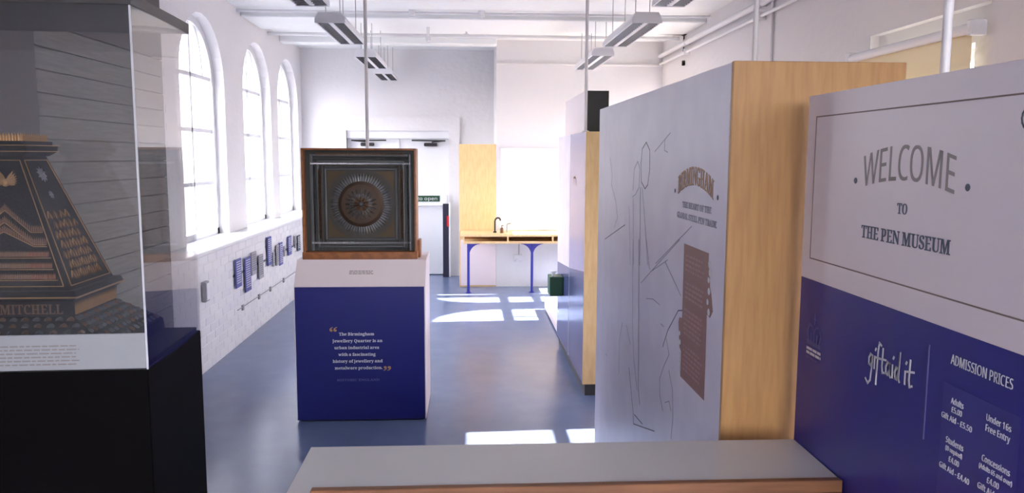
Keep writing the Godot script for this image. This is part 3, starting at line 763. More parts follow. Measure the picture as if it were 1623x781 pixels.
# ---------------------------------------------------------------- glass showcase and obelisk
const CASE_TURN := 0.045
func showcase() -> void:
	# origin at the near right corner of the case on the floor
	var u := thing("glass_showcase", "tall glass showcase on a very dark plinth", "showcase", V(-1.08, 0, 2.62), "", CASE_TURN)
	var W := -1.04; var D := -0.6
	put("plinth", MB.new().box(Vector3(W, 0.0, D), Vector3(0, 1.083, 0), 0.003), M.case_navy, u)
	put("cap", MB.new().box(Vector3(W - 0.004, 2.277, D - 0.004), Vector3(0.004, 2.318, 0.004), 0.003), M.cap_grey, u, "dark grey top")
	put("label_panel", MB.new().box(Vector3(W + 0.02, 1.085, -0.016), Vector3(-0.008, 1.205, -0.008), 0.001), M.label_grey, u, "white label strip")
	var rows := MB.new(); text_rows(rows, -0.62, -0.21, 1.165, 0.0125, 6, 0.0045, 0.005, 0.06)
	var t := put("small_print", rows, M.grey_print, u); t.position = Vector3(0, 0, -0.0078)
	put("base_board", MB.new().box(Vector3(W + 0.02, 1.083, D + 0.02), Vector3(-0.01, 1.1, -0.02)), M.case_navy, u)
	# front, back, left panes flat; the right pane is bowed a little outwards
	put("pane", MB.new().box(Vector3(W, 1.083, -0.006), Vector3(0, 2.277, 0)), M.acrylic, u)
	put("pane", MB.new().box(Vector3(W, 1.083, D), Vector3(0, 2.277, D + 0.006)), M.acrylic, u)
	put("pane", MB.new().box(Vector3(W, 1.083, D + 0.006), Vector3(W + 0.006, 2.277, -0.006)), M.acrylic, u)
	var bow := MB.new()
	var n := 24
	var pos := func(i: int) -> Vector3:
		var s := float(i) / n
		return Vector3(0.007 * sin(PI * s) - 0.006, 0, -0.008 + (D + 0.016) * s)
	var nor := func(i: int) -> Vector3:
		var s := float(i) / n
		return Vector3(1, 0, 0.007 * PI * cos(PI * s) / absf(D)).normalized()
	for i in n:
		var a: Vector3 = pos.call(i); var b: Vector3 = pos.call(i + 1)
		var na: Vector3 = nor.call(i); var nb: Vector3 = nor.call(i + 1)
		# slope: moving in -z the surface moves out then in, so the normal leans to +z... sign handled here
		na = Vector3(na.x, 0, -0.007 * PI * cos(PI * float(i) / n) / D * -1.0).normalized(); nb = Vector3(nb.x, 0, -0.007 * PI * cos(PI * float(i + 1) / n) / D * -1.0).normalized()
		for o in [0.0, 0.006]:
			var sg := 1.0 if o > 0.0 else -1.0
			var p := Vector3(o, 1.083, 0); var q := Vector3(o, 2.277, 0)
			bow.add(a + p, b + p, b + q, na * sg, nb * sg, nb * sg); bow.add(a + p, b + q, a + q, na * sg, nb * sg, na * sg)
	put("pane", bow, M.acrylic, u)
	put("corner_bead", MB.new().box(Vector3(-0.004, 1.083, -0.004), Vector3(0.002, 2.277, 0.002), 0.001), M.joinery, u, "bright polished corner edge")

func nib_mesh(w: float, h: float, k := 0.35) -> MB:
	# a small pen nib: tented blade lying in local x, y with the point at +y
	var m := MB.new()
	var r := w * k
	var p := [Vector3(-w / 2, 0, 0), Vector3(0, 0, r), Vector3(w / 2, 0, 0), Vector3(w / 2, h * 0.55, 0), Vector3(0, h * 0.6, r), Vector3(-w / 2, h * 0.55, 0), Vector3(0, h, 0)]
	m.quad(p[0], p[1], p[4], p[5], Vector3(-1, 0, 1)); m.quad(p[1], p[2], p[3], p[4], Vector3(1, 0, 1))
	m.tri(p[5], p[4], p[6], Vector3(-1, 1, 1)); m.tri(p[4], p[3], p[6], Vector3(1, 1, 1))
	m.tri(p[0], p[1], p[2], Vector3.DOWN)
	return m

func obelisk() -> void:
	var c := V(-1.6, 0, 2.945)
	c = V(-1.08, 0, 2.62) + Vector3(-0.52, 0, -0.32).rotated(Vector3.UP, CASE_TURN)
	var u := thing("nib_obelisk", "black obelisk trophy inlaid with brass pen nibs in showcase", "trophy", c + Vector3(0, 1.1, 0), "", CASE_TURN * 0.3)
	var O := Vector3.ZERO
	# local y = world y - 1.1
	put("skirt", MB.new().frustum(O, 0, 0.38, 0.265, 0.045, 0.375, 0.262).frustum(O, 0.045, 0.375, 0.262, 0.14, 0.235, 0.172), M.ebony, u)
	put("frieze", MB.new().frustum(O, 0.135, 0.232, 0.17, 0.2, 0.238, 0.176), M.ebony, u)
	put("ledge", MB.new().frustum(O, 0.195, 0.24, 0.178, 0.21, 0.258, 0.192).frustum(O, 0.21, 0.258, 0.192, 0.232, 0.25, 0.185), M.ebony, u)
	put("body", MB.new().frustum(O, 0.232, 0.228, 0.168, 0.695, 0.047, 0.085), M.ebony, u)
	put("capital", MB.new().frustum(O, 0.695, 0.055, 0.09, 0.71, 0.075, 0.108).frustum(O, 0.71, 0.075, 0.108, 0.735, 0.08, 0.112).frustum(O, 0.735, 0.065, 0.1, 0.748, 0.065, 0.1), M.ebony, u)
	var cr := MB.new()
	for i in 12:
		cr.arr(nib_mesh(0.01, 0.03).mesh(), Transform3D(Basis(), Vector3(-0.055 + i * 0.01, 0.748, 0.09)))
		cr.arr(nib_mesh(0.012, 0.03).mesh(), Transform3D(Basis(Vector3.UP, PI / 2), Vector3(0.055, 0.748, -0.08 + i * 0.0145)))
	put("crest", cr, M.brass, u, "brass nib crest")
	# face frames: front face and right face as planes
	var fr := func(px: float, py: float) -> Vector3:   # px in -1..1 across the front face, py height 0..1
		var hx: float = lerp(0.228, 0.047, py); var hz: float = lerp(0.168, 0.085, py)
		return Vector3(px * hx, lerp(0.232, 0.695, py), hz + 0.0015)
	var rt := func(px: float, py: float) -> Vector3:
		var hx: float = lerp(0.228, 0.047, py); var hz: float = lerp(0.168, 0.085, py)
		return Vector3(hx + 0.0015, lerp(0.232, 0.695, py), -px * hz)
	var line := MB.new()
	for f in [fr, rt]:
		var q := [[-0.92, 0.03], [0.92, 0.03], [0.86, 0.97], [-0.86, 0.97], [-0.92, 0.03]]
		for i in 4: line.tube(f.call(q[i][0], q[i][1]), f.call(q[i + 1][0], q[i + 1][1]), 0.0016, 6)
	line.tube(Vector3(-0.258, 0.21, 0.194), Vector3(0.26, 0.21, 0.194), 0.003, 6).tube(Vector3(0.26, 0.21, 0.194), Vector3(0.26, 0.21, -0.19), 0.003, 6)
	line.tube(Vector3(-0.08, 0.712, 0.113), Vector3(0.081, 0.712, 0.113), 0.002, 6).tube(Vector3(0.081, 0.712, 0.113), Vector3(0.081, 0.712, -0.11), 0.002, 6)
	line.tube(Vector3(-0.08, 0.733, 0.114), Vector3(0.082, 0.733, 0.114), 0.002, 6).tube(Vector3(0.082, 0.733, 0.114), Vector3(0.082, 0.733, -0.11), 0.002, 6)
	put("gilt_lines", line, M.brass, u, "fine gilt edge lines")
	# front face: chevron courses of nibs
	var nb := nib_mesh(0.0055, 0.024).mesh()
	var chev := MB.new(); var rail := MB.new()
	var tiltF := Basis(Vector3.RIGHT, -atan2(0.083, 0.463))
	for row in [[0.66, 0.30, 0.9], [0.57, 0.30, 0.9], [0.5, 0.2, 0.85]]:
		var y: float = row[0]
		for s in [-1.0, 1.0]:
			rail.tube(fr.call(0, y - 0.065), fr.call(s * 0.6, y - 0.065 - row[1] * 0.55), 0.0014, 5)
			rail.tube(fr.call(s * 0.6, y - 0.065 - row[1] * 0.55), fr.call(s * 0.86, y - 0.065 - row[1] * 0.55), 0.0014, 5)
			for i in 22:
				var px: float = float(i) / 22 * row[2]
				var py: float = y - min(px, 0.6) / 0.6 * row[1] * 0.55 - 0.06
				chev.arr(nb, Transform3D(tiltF, fr.call(s * px, py)))
	var warm := MB.new()
	for row in [[0.25, 0.86], [0.165, 0.85], [0.085, 0.86]]:
		rail.tube(fr.call(-row[1], row[0] - 0.01), fr.call(row[1], row[0] - 0.01), 0.0014, 5)
		for i in 60:
			var px := -0.82 + 1.64 * i / 59.0
			(warm if absf(px) > 0.45 and i % 9 != 0 else chev).arr(nb, Transform3D(tiltF.scaled(Vector3(1, 0.9, 1)), fr.call(px, row[0])))
	put("nib_courses", chev, M.bronze, u).set_meta("kind", "stuff")
	put("nib_courses", warm, M.copper, u).set_meta("kind", "stuff")
	put("course_rails", rail, M.brass, u)
	# winged ornament high on the front face
	var orn := MB.new()
	for s in [-1.0, 1.0]:
		for i in 7:
			var a: float = s * (0.5 + i * 0.22)
			orn.arr(nib_mesh(0.012, 0.05 - i * 0.003).mesh(), Transform3D(tiltF * Basis(Vector3(0, 0, 1), -a), fr.call(s * 0.05 * i / 6.0, 0.80)))
	orn.lathe([V2(0, 0.012), V2(0.01, 0.008), V2(0.014, 0)], fr.call(0, 0.8), Vector3(0, 0, 1), 10)
	put("winged_ornament", orn, M.brass, u)
	# right face: star and scale pattern
	var tiltR := Basis(Vector3.UP, PI / 2) * Basis(Vector3.RIGHT, -atan2(0.181, 0.463))
	var star := MB.new()
	for i in 10: star.arr(nib_mesh(0.012, 0.032).mesh(), Transform3D(tiltR * Basis(Vector3(0, 0, 1), TAU * i / 10), rt.call(-0.05, 0.86)))
	put("star_ornament", star, M.steel, u, "bright steel nib star")
	star = MB.new()
	for i in 8: star.arr(nib_mesh(0.008, 0.018).mesh(), Transform3D(tiltR * Basis(Vector3(0, 0, 1), TAU * i / 8), rt.call(-0.05, 0.70)))
	put("star_ornament", star, M.steel, u, "bright steel nib star")
	var sc := MB.new(); var sc2 := MB.new()
	for r in 7:
		var y := 0.58 - r * 0.075
		var nn := 4 + r
		for i in nn:
			var px := (-0.5 + (i + 0.5 * (r % 2)) / float(nn)) * 1.35
			for k in 5:
				var a := PI + (k - 2) * 0.32
				(sc if (i + r + k) % 3 != 0 else sc2).arr(nib_mesh(0.008, 0.036).mesh(), Transform3D(tiltR * Basis(Vector3(0, 0, 1), a), rt.call(px, y)))
	put("nib_scales", sc, M.bronze, u).set_meta("kind", "stuff")
	put("nib_scales", sc2, M.brass, u).set_meta("kind", "stuff")
	# frieze lettering and its side nibs
	var t := put("lettering", letters("WILLIAM MITCHELL", serif, 0.41, 0.034), M.bronze, u, "bronze maker lettering")
	t.position = Vector3(-0.208, 0.15, 0.176)
	var fz := MB.new()
	for i in 34: fz.arr(nib_mesh(0.008, 0.045).mesh(), Transform3D(Basis(Vector3.UP, PI / 2), Vector3(0.237, 0.145, -0.16 + i * 0.0097)))
	put("frieze_nibs", fz, M.brass, u).set_meta("kind", "stuff")
	# skirt nib rows on the right and front slopes
	var sk := MB.new(); var sl := MB.new()
	for r in 5:
		var py := r / 5.0 + 0.06
		var hx: float = lerp(0.375, 0.235, py); var hz: float = lerp(0.262, 0.172, py); var y: float = lerp(0.045, 0.14, py)
		for i in 13:
			var px := -0.9 + 1.8 * i / 12.0
			var bR := Basis(Vector3.UP, PI / 2) * Basis(Vector3.RIGHT, -atan2(0.14, 0.095))
			(sk if (i * 2 + r) % 3 else sl).arr(nib_mesh(0.022, 0.024).mesh(), Transform3D(bR, Vector3(hx + 0.001, y, px * hz)))
			var bF := Basis(Vector3.RIGHT, -atan2(0.09, 0.095))
			(sk if (i + r) % 2 else sl).arr(nib_mesh(0.026, 0.018).mesh(), Transform3D(bF, Vector3(px * hx, y, hz + 0.001)))
	put("skirt_nibs", sk, M.gunmetal, u).set_meta("kind", "stuff")
	put("skirt_nibs", sl, M.bronze, u).set_meta("kind", "stuff")

# ---------------------------------------------------------------- quote plinth with framed nib picture
func added_dark_screen() -> void:
	var u := thing("added_dark_screen", "added grey planked screen darkening the left wall behind showcase", "screen", V(-2.2, 0, 4.5))  # made-up boards, their dark colour stands in for the dim wall here
	for i in 21:
		put("plank", MB.new().box(Vector3(0.016, 0.01 + i * 0.117, -1.25), Vector3(0.034, 0.123 + i * 0.117, 0.4), 0.003), M.plank, u)
	put("backing", MB.new().box(Vector3(0.004, 0, -1.25), Vector3(0.016, 2.47, 0.4)), M.dark_board, u)
	put("header_board", MB.new().box(Vector3(0.004, 2.47, -1.25), Vector3(0.036, 3.2, 1.3), 0.003), M.dark_board, u, "added dark header board")
	put("side_board", MB.new().box(Vector3(0.004, 0, 0.4), Vector3(0.036, 2.47, 1.3), 0.003), M.dark_board, u, "added dark brown side board")

func quote_plinth() -> void:
	var u := thing("quote_plinth", "deep blue plinth with white quotation under the framed nibs", "plinth", V(-0.7275, 0, 5.19))
	var h := 0.4375
	put("recessed_base", MB.new().box(Vector3(-h + 0.02, 0, -0.54), Vector3(h - 0.02, 0.02, -0.02)), M.black, u)
	put("body", MB.new().box(Vector3(-h + 0.006, 0.012, -0.56), Vector3(h - 0.006, 0.928, -0.006)), M.white_panel, u)
	put("front_sheet", MB.new().box(Vector3(-h + 0.004, 0.012, -0.006), Vector3(h - 0.009, 0.928, 0), 0.001), M.blue, u, "deep blue front sheet")
	put("side_sheet", MB.new().box(Vector3(h - 0.008, 0.012, -0.56), Vector3(h, 0.93, 0.0), 0.001), M.white_panel, u)
	put("side_sheet", MB.new().box(Vector3(-h, 0.012, -0.56), Vector3(-h + 0.004, 0.93, 0.0), 0.001), M.white_panel, u)
	put("sloping_top", MB.new().prism(PackedVector2Array([V2(0, 0.93), V2(0.13, 1.098), V2(0.56, 1.098), V2(0.56, 0.93)]), Vector3(-h, 0, 0), Vector3(0, 0, -1), Vector3.UP, Vector3(2 * h, 0, 0)), M.white_panel, u, "white sloping label top")
	var rows := MB.new(); text_rows(rows, -0.08, 0.085, 0.02, 0.011, 3, 0.006, 0.004, 0.08)
	var t := put("small_print", rows, M.grey_print, u)
	t.transform = Transform3D(Basis(Vector3.RIGHT, -atan2(0.13, 0.168)), Vector3(0.0, 1.008, -0.0605))
	var y := 0.598
	for L in [["The Birmingham", -0.145, 0.235], ["Jewellery Quarter is an", -0.19, 0.335], ["urban industrial area", -0.178, 0.3], ["with a fascinating", -0.152, 0.25], ["history of jewellery and", -0.19, 0.335], ["metalware production.", -0.178, 0.32]]:
		t = put("quotation", letters(L[0], serif, L[2], 0.02), M.white_print, u)
		t.position = Vector3(L[1], y, 0); y -= 0.0468
	for q in [[-0.207, 0.605, "“"], [0.15, 0.33, "”"]]:
		t = put("quote_mark", letters(q[2], serif, 0.05, 0.075), M.gold_print, u, "brass coloured quotation mark")
		t.position = Vector3(q[0], q[1] - 0.02, 0)
	t = put("credit_line", letters("HISTORIC ENGLAND", serif, 0.285, 0.015), M.dim_print, u)
	t.position = Vector3(-0.165, 0.282, 0)

func nib_row(m: MB, n: int, a: Vector3, b: Vector3, up: Vector3, w: float, h: float) -> void:
	var nm := nib_mesh(w, h, 0.5).mesh()
	for i in n:
		m.arr(nm, Transform3D(Basis(up.cross(Vector3(0, 0, 1)), up, Vector3(0, 0, 1)), a.lerp(b, (i + 0.5) / n)))

func nib_picture() -> void:
	var u := thing("framed_nib_display", "square wood framed picture of pen nibs on the blue plinth", "picture", V(-0.74, 1.098, 5.34))
	var h := 0.385; var H := 0.755
	for q in [[-h, -h + 0.014, 0.0, H], [h - 0.014, h, 0.0, H]]:
		put("frame_side", MB.new().box(Vector3(q[0], q[2], -0.2), Vector3(q[1], q[3], 0.012), 0.002), M.frame_wood, u)
	put("frame_top", MB.new().box(Vector3(-h + 0.014, H - 0.014, -0.2), Vector3(h - 0.014, H, 0.012), 0.002), M.frame_wood, u)
	put("frame_bottom", MB.new().box(Vector3(-h - 0.004, 0.0, -0.2), Vector3(h + 0.004, 0.052, 0.022), 0.003), M.frame_wood, u)
	for s in [-1.0, 1.0]:
		put("side_rest", MB.new().box(Vector3(s * h if s > 0 else -h - 0.02, 0.0, -0.22), Vector3(h + 0.02 if s > 0 else -h, 0.44 if s < 0 else 0.12, -0.08), 0.003), M.frame_wood, u)
	put("backboard", MB.new().box(Vector3(-h + 0.014, 0.05, -0.08), Vector3(h - 0.014, H - 0.014, -0.06)), M.board, u)
	var cy := 0.374
	var C := Vector3(0.005, cy, -0.058)
	# square mouldings
	var zf := -0.06
	for q in [[0.345, 0.325, M.gunmetal], [0.30, 0.285, M.gunmetal], [0.272, 0.255, M.board_brown], [0.247, 0.235, M.gunmetal]]:
		var m := MB.new(); var o: float = q[0]; var i: float = q[1]
		m.box(C + Vector3(-o, -o, 0), C + Vector3(-i, o, 0.012), 0.003).box(C + Vector3(i, -o, 0), C + Vector3(o, o, 0.012), 0.003)
		m.box(C + Vector3(-i, i, 0), C + Vector3(i, o, 0.012), 0.003).box(C + Vector3(-i, -o, 0), C + Vector3(i, -i, 0.012), 0.003)
		put("square_moulding", m, q[2], u)
	put("field", MB.new().box(C + Vector3(-0.235, -0.235, 0), C + Vector3(0.235, 0.235, 0.004)), M.board_brown, u)
	# rows of tiny nibs that fill the borders
	var a := MB.new(); var b := MB.new(); var st := MB.new()
	for s in [-1.0, 1.0]:
		nib_row(st, 90, C + Vector3(-0.34, s * 0.272, 0.013), C + Vector3(0.34, s * 0.272, 0.013), Vector3(0, 1, 0), 0.007, 0.016)
		nib_row(a, 80, C + Vector3(-0.34, s * 0.312 - 0.006, 0.0), C + Vector3(0.34, s * 0.312 - 0.006, 0.0), Vector3(0, 1, 0), 0.008, 0.02)
		nib_row(b, 70, C + Vector3(-0.30, s * 0.34 - 0.008, 0.01), C + Vector3(0.30, s * 0.34 - 0.008, 0.01), Vector3(0, 1, 0), 0.008, 0.022)
		nib_row(a, 80, C + Vector3(s * 0.312, -0.3, 0), C + Vector3(s * 0.312, 0.3, 0), Vector3(s, 0, 0), 0.007, 0.02)
		nib_row(b, 60, C + Vector3(s * 0.275, -0.24, 0.012), C + Vector3(s * 0.275, 0.24, 0.012), Vector3(s, 0, 0), 0.008, 0.016)
		nib_row(a, 60, C + Vector3(-0.24, s * 0.25, 0.01), C + Vector3(0.24, s * 0.25, 0.01), Vector3(0, s, 0), 0.007, 0.014)
		nib_row(st, 48, C + Vector3(s * 0.238, -0.2, 0.006), C + Vector3(s * 0.238, 0.2, 0.006), Vector3(0, 1, 0), 0.005, 0.012)
	put("border_nibs", a, M.gunmetal, u).set_meta("kind", "stuff")
	put("border_nibs", b, M.bronze, u).set_meta("kind", "stuff")
	put("border_nibs", st, M.steel, u).set_meta("kind", "stuff")
	# corner ornaments
	for sx in [-1.0, 1.0]:
		for sy in [-1.0, 1.0]:
			put("corner_leaf", MB.new().prism(PackedVector2Array([V2(sx * 0.225, sy * 0.225), V2(sx * 0.09, sy * 0.222), V2(sx * 0.15, sy * 0.195), V2(sx * 0.195, sy * 0.15), V2(sx * 0.222, sy * 0.09)]), C, Vector3.RIGHT, Vector3.UP, Vector3(0, 0, 0.008)), M.corner_bronze, u)
	# bronze inner disc, ring of nibs, rosette, boss
	put("inner_disc", MB.new().lathe([V2(0, 0.014), V2(0.135, 0.012), V2(0.158, 0.006), V2(0.158, 0)], C + Vector3(0, 0, 0.003), Vector3(0, 0, 1), 40), M.disc_bronze, u)
	var big := nib_mesh(0.0125, 0.056, 0.6).mesh()
	for i in 64:
		var t := TAU * i / 64
		var o := put("nib", big, M.nib_steel, u)
		o.transform = Transform3D(Basis(Vector3(0, 0, 1), -t), C + Vector3(sin(t) * 0.157, cos(t) * 0.157, 0.008))
	var mid := nib_mesh(0.013, 0.036, 0.6).mesh()
	for k in 3:
		for i in 20:
			var t := TAU * (i + 0.5 * (k % 2)) / 20
			var r: float = [0.078, 0.05, 0.02][k]
			if k == 2 and i % 2: continue
			var o := put("nib", mid, [M.gunmetal, M.steel, M.bronze][k], u)
			o.transform = Transform3D(Basis(Vector3(0, 0, 1), -t), C + Vector3(sin(t) * r, cos(t) * r, 0.015 + 0.003 * k))
	put("boss", MB.new().lathe([V2(0, 0.02), V2(0.008, 0.018), V2(0.014, 0.01), V2(0.02, 0.006), V2(0.02, 0)], C + Vector3(0, 0, 0.014), Vector3(0, 0, 1), 20), M.gunmetal, u)

# ---------------------------------------------------------------- cabinets, platform, box
func cabinets() -> void:
	var u := thing("display_cabinet", "two-door display cabinet with lilac top, blue base and plywood end", "cabinet", V(0.86, 0, 6.54))
	var z0 := 0.86; var z1 := -0.86
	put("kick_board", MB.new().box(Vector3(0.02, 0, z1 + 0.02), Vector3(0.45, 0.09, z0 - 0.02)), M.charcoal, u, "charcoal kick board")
	put("carcass", MB.new().box(Vector3(0.018, 0.09, z1 + 0.01), Vector3(0.5, 1.98, z0 - 0.018)), M.ply, u)
	put("end_panel", MB.new().box(Vector3(0.0, 0.09, z0 - 0.018), Vector3(0.5, 1.985, z0), 0.002), M.ply_pale, u, "pale plywood end panel")
	for q in [[z0 - 0.02, 0.008], [-0.008, z1]]:
		var dr := put("door", MB.new().box(Vector3(0, 0.09, q[1]), Vector3(0.018, 1.985, q[0]), 0.002), M.door_lilac if q[0] > 0 else M.white_lilac, u)
		put("blue_print", MB.new().prism(PackedVector2Array([V2(q[1] + 0.004, 0.095), V2(q[0] - 0.004, 0.095), V2(q[0] - 0.004, 0.95 if q[0] > 0 else 0.86), V2(q[1] + 0.004, 0.86 if q[0] > 0 else 0.8)]), Vector3(0, 0, 0), Vector3(0, 0, 1), Vector3.UP, Vector3(-0.0006, 0, 0)), M.door_blue, dr, "glossy blue lower part")
	var ar := MB.new(); var pts := []
	for i in 9: pts.append(V2(0.28 + 0.1 * (i - 4) / 4.0, 1.58 + 0.06 * (1 - pow((i - 4) / 4.0, 2))))
	ar.ribbon(pts, 0.016, Vector3(-0.0002, 0, 0), Vector3(0, 0, 1), Vector3.UP, Vector3(-0.0006, 0, 0))
	put("arched_heading", ar, M.gold_print, u)
	var b := thing("top_box", "white sided box with black end on top of cabinet", "box", V(0.90, 1.985, 6.6))
	put("body", MB.new().box(Vector3(0.01, 0, -0.65), Vector3(0.18, 0.318, 0.585)), M.white_panel, b)
	put("side_sheet", MB.new().box(Vector3(0, 0, -0.65), Vector3(0.01, 0.32, 0.585), 0.001), M.white_panel, b)
	put("end_sheet", MB.new().box(Vector3(0, 0, 0.585), Vector3(0.18, 0.32, 0.6), 0.002), M.black, b, "black end")
	b = thing("green_box", "small green metal box with white knob on cabinet side", "box", V(0.80, 0.545, 7.02))
	put("body", MB.new().box(Vector3(-0.065, 0, -0.1), Vector3(0.0598, 0.175, 0.1), 0.006), M.green_box, b)
	put("knob", MB.new().lathe([V2(0, 0.05), V2(0.03, 0.048), V2(0.034, 0.035), V2(0.015, 0.03), V2(0.012, 0)], Vector3(-0.03, 0.175, 0.04)), M.joinery, b, "white knob")
	b = thing("low_platform", "low white platform on floor beyond cabinet", "platform", V(0.9, 0, 8.3))
	put("deck", MB.new().box(Vector3(0, 0.02, -0.75), Vector3(0.6, 0.1, 0.75), 0.004), M.white_panel, b)
	put("plinth", MB.new().box(Vector3(0.03, 0, -0.72), Vector3(0.58, 0.02, 0.72)), M.black, b)

func bench() -> void:
	var u := thing("sink_bench", "long pale sink bench on blue cast iron legs", "bench", V(0.6, 0, 10.42))
	put("worktop", MB.new().box(Vector3(-0.70, 0.755, -0.27), Vector3(1.2, 0.79, 0.28), 0.006), M.ply_pale, u)
	put("apron", MB.new().box(Vector3(-0.67, 0.675, 0.225), Vector3(1.2, 0.692, 0.26), 0.003), M.ply_pale, u)
	for x in [-0.67, -0.09, 0.505, 1.18]:
		put("divider", MB.new().box(Vector3(x, 0.69, 0.2), Vector3(x + 0.02, 0.757, 0.262), 0.002), M.ply_pale, u)
	put("slot_back", MB.new().box(Vector3(-0.66, 0.676, -0.26), Vector3(1.2, 0.756, -0.24)), M.ply_edge, u)
	put("lower_shelf", MB.new().box(Vector3(-0.67, 0.66, -0.27), Vector3(1.2, 0.676, 0.25), 0.002), M.ply_pale, u)
	for x in [-0.6, 0.245, 1.09]:
		var leg := put("leg", MB.new().tube(Vector3(x, 0, 0.2), Vector3(x, 0.66, 0.2), 0.018, 10).lathe([V2(0.0, 0.03), V2(0.045, 0.0)], Vector3(x, 0, 0.2)), M.blue_iron, u)
		for s in [-1.0, 1.0]:
			if x < -0.5 and s < 0.0: continue
			var poly := PackedVector2Array([V2(0, 0.66), V2(s * 0.15, 0.66)])
			for i in 8:
				var t := PI / 2 * i / 7
				poly.append(V2(s * (0.15 - 0.14 * sin(t)), 0.65 - 0.16 * (1 - cos(t))))
			poly.append(V2(0, 0.45))
			put("bracket", MB.new().prism(poly, Vector3(x, 0, 0.19), Vector3.RIGHT, Vector3.UP, Vector3(0, 0, 0.02)), M.blue_iron, leg)
	var p := thing("plywood_board", "tall pale plywood board standing behind the bench end", "board", V(0.13, 0, 10.715 - 0.6 + 0.63))
	p.position = V(0.13, 0, 10.72)
	put("sheet", MB.new().box(Vector3(-0.255, 0.0, 0.0), Vector3(0.25, 1.968, 0.018), 0.002), M.ply_pale, p)
	put("lower_sheet", MB.new().box(Vector3(-0.235, 0.02, 0.018), Vector3(0.25, 0.66, 0.026), 0.002), M.white_panel, p, "off-white lower sheet")
	p = thing("white_board", "large plain white board on the wall over bench", "board", V(0.88, 0.79, 10.7))
	put("sheet", MB.new().box(Vector3(-0.42, 0.0, 0.002), Vector3(0.75, 1.11, 0.02), 0.003), M.joinery, p)
	for q in [[-0.44, -0.42, 0.0, 1.13], [0.75, 0.77, 0.0, 1.13]]:
		put("edge", MB.new().box(Vector3(q[0], q[2], 0.002), Vector3(q[1], q[3], 0.028), 0.003), M.fitting, p)
	put("edge", MB.new().box(Vector3(-0.42, 1.11, 0.002), Vector3(0.75, 1.13, 0.028), 0.003), M.fitting, p)
	p = thing("tap", "black swan-neck tap on the bench against plywood", "tap", V(0.355, 0.79, 10.35))
	put("spout", MB.new().path([Vector3(0, 0, 0), Vector3(0, 0.16, 0), Vector3(0.015, 0.19, 0), Vector3(0.045, 0.2, 0), Vector3(0.07, 0.185, 0), Vector3(0.075, 0.16, 0)], 0.011, 8), M.black, p)
	put("base", MB.new().lathe([V2(0, 0.02), V2(0.02, 0.02), V2(0.025, 0)], Vector3.ZERO), M.black, p)
	p = thing("soap_bottle", "small brown pump bottle beside the black tap", "bottle", V(0.445, 0.79, 10.3))
	put("body", MB.new().lathe([V2(0, 0.075), V2(0.012, 0.072), V2(0.024, 0.055), V2(0.026, 0.0)], Vector3.ZERO), M.bronze, p)
	put("pump", MB.new().path([Vector3(0, 0.07, 0), Vector3(0, 0.1, 0), Vector3(0.025, 0.1, 0)], 0.005, 6), M.black, p)
	p = thing("soap_dish", "small steel tap beside the brown bottle on bench", "tap", V(0.52, 0.79, 10.4))
	put("neck", MB.new().path([Vector3(0, 0, 0), Vector3(0, 0.11, 0), Vector3(0.05, 0.12, 0)], 0.009, 8), M.steel, p)
	p.name = "steel_tap"
	p = thing("wall_socket", "grey wall socket with cable under the bench", "socket", V(0.69, 0.4, 10.7))
	put("plate", MB.new().box(Vector3(-0.06, -0.04, 0), Vector3(0.06, 0.05, 0.03), 0.006), M.fitting, p)
	put("cable", MB.new().path([Vector3(0.01, 0.05, 0.012), Vector3(0.012, 0.2, 0.012), Vector3(0.01, 0.255, 0.012)], 0.006, 6), M.wire, p)
	put("plug", MB.new().box(Vector3(-0.04, -0.05, 0.03), Vector3(0.0, -0.01, 0.06), 0.006), M.fitting, p)

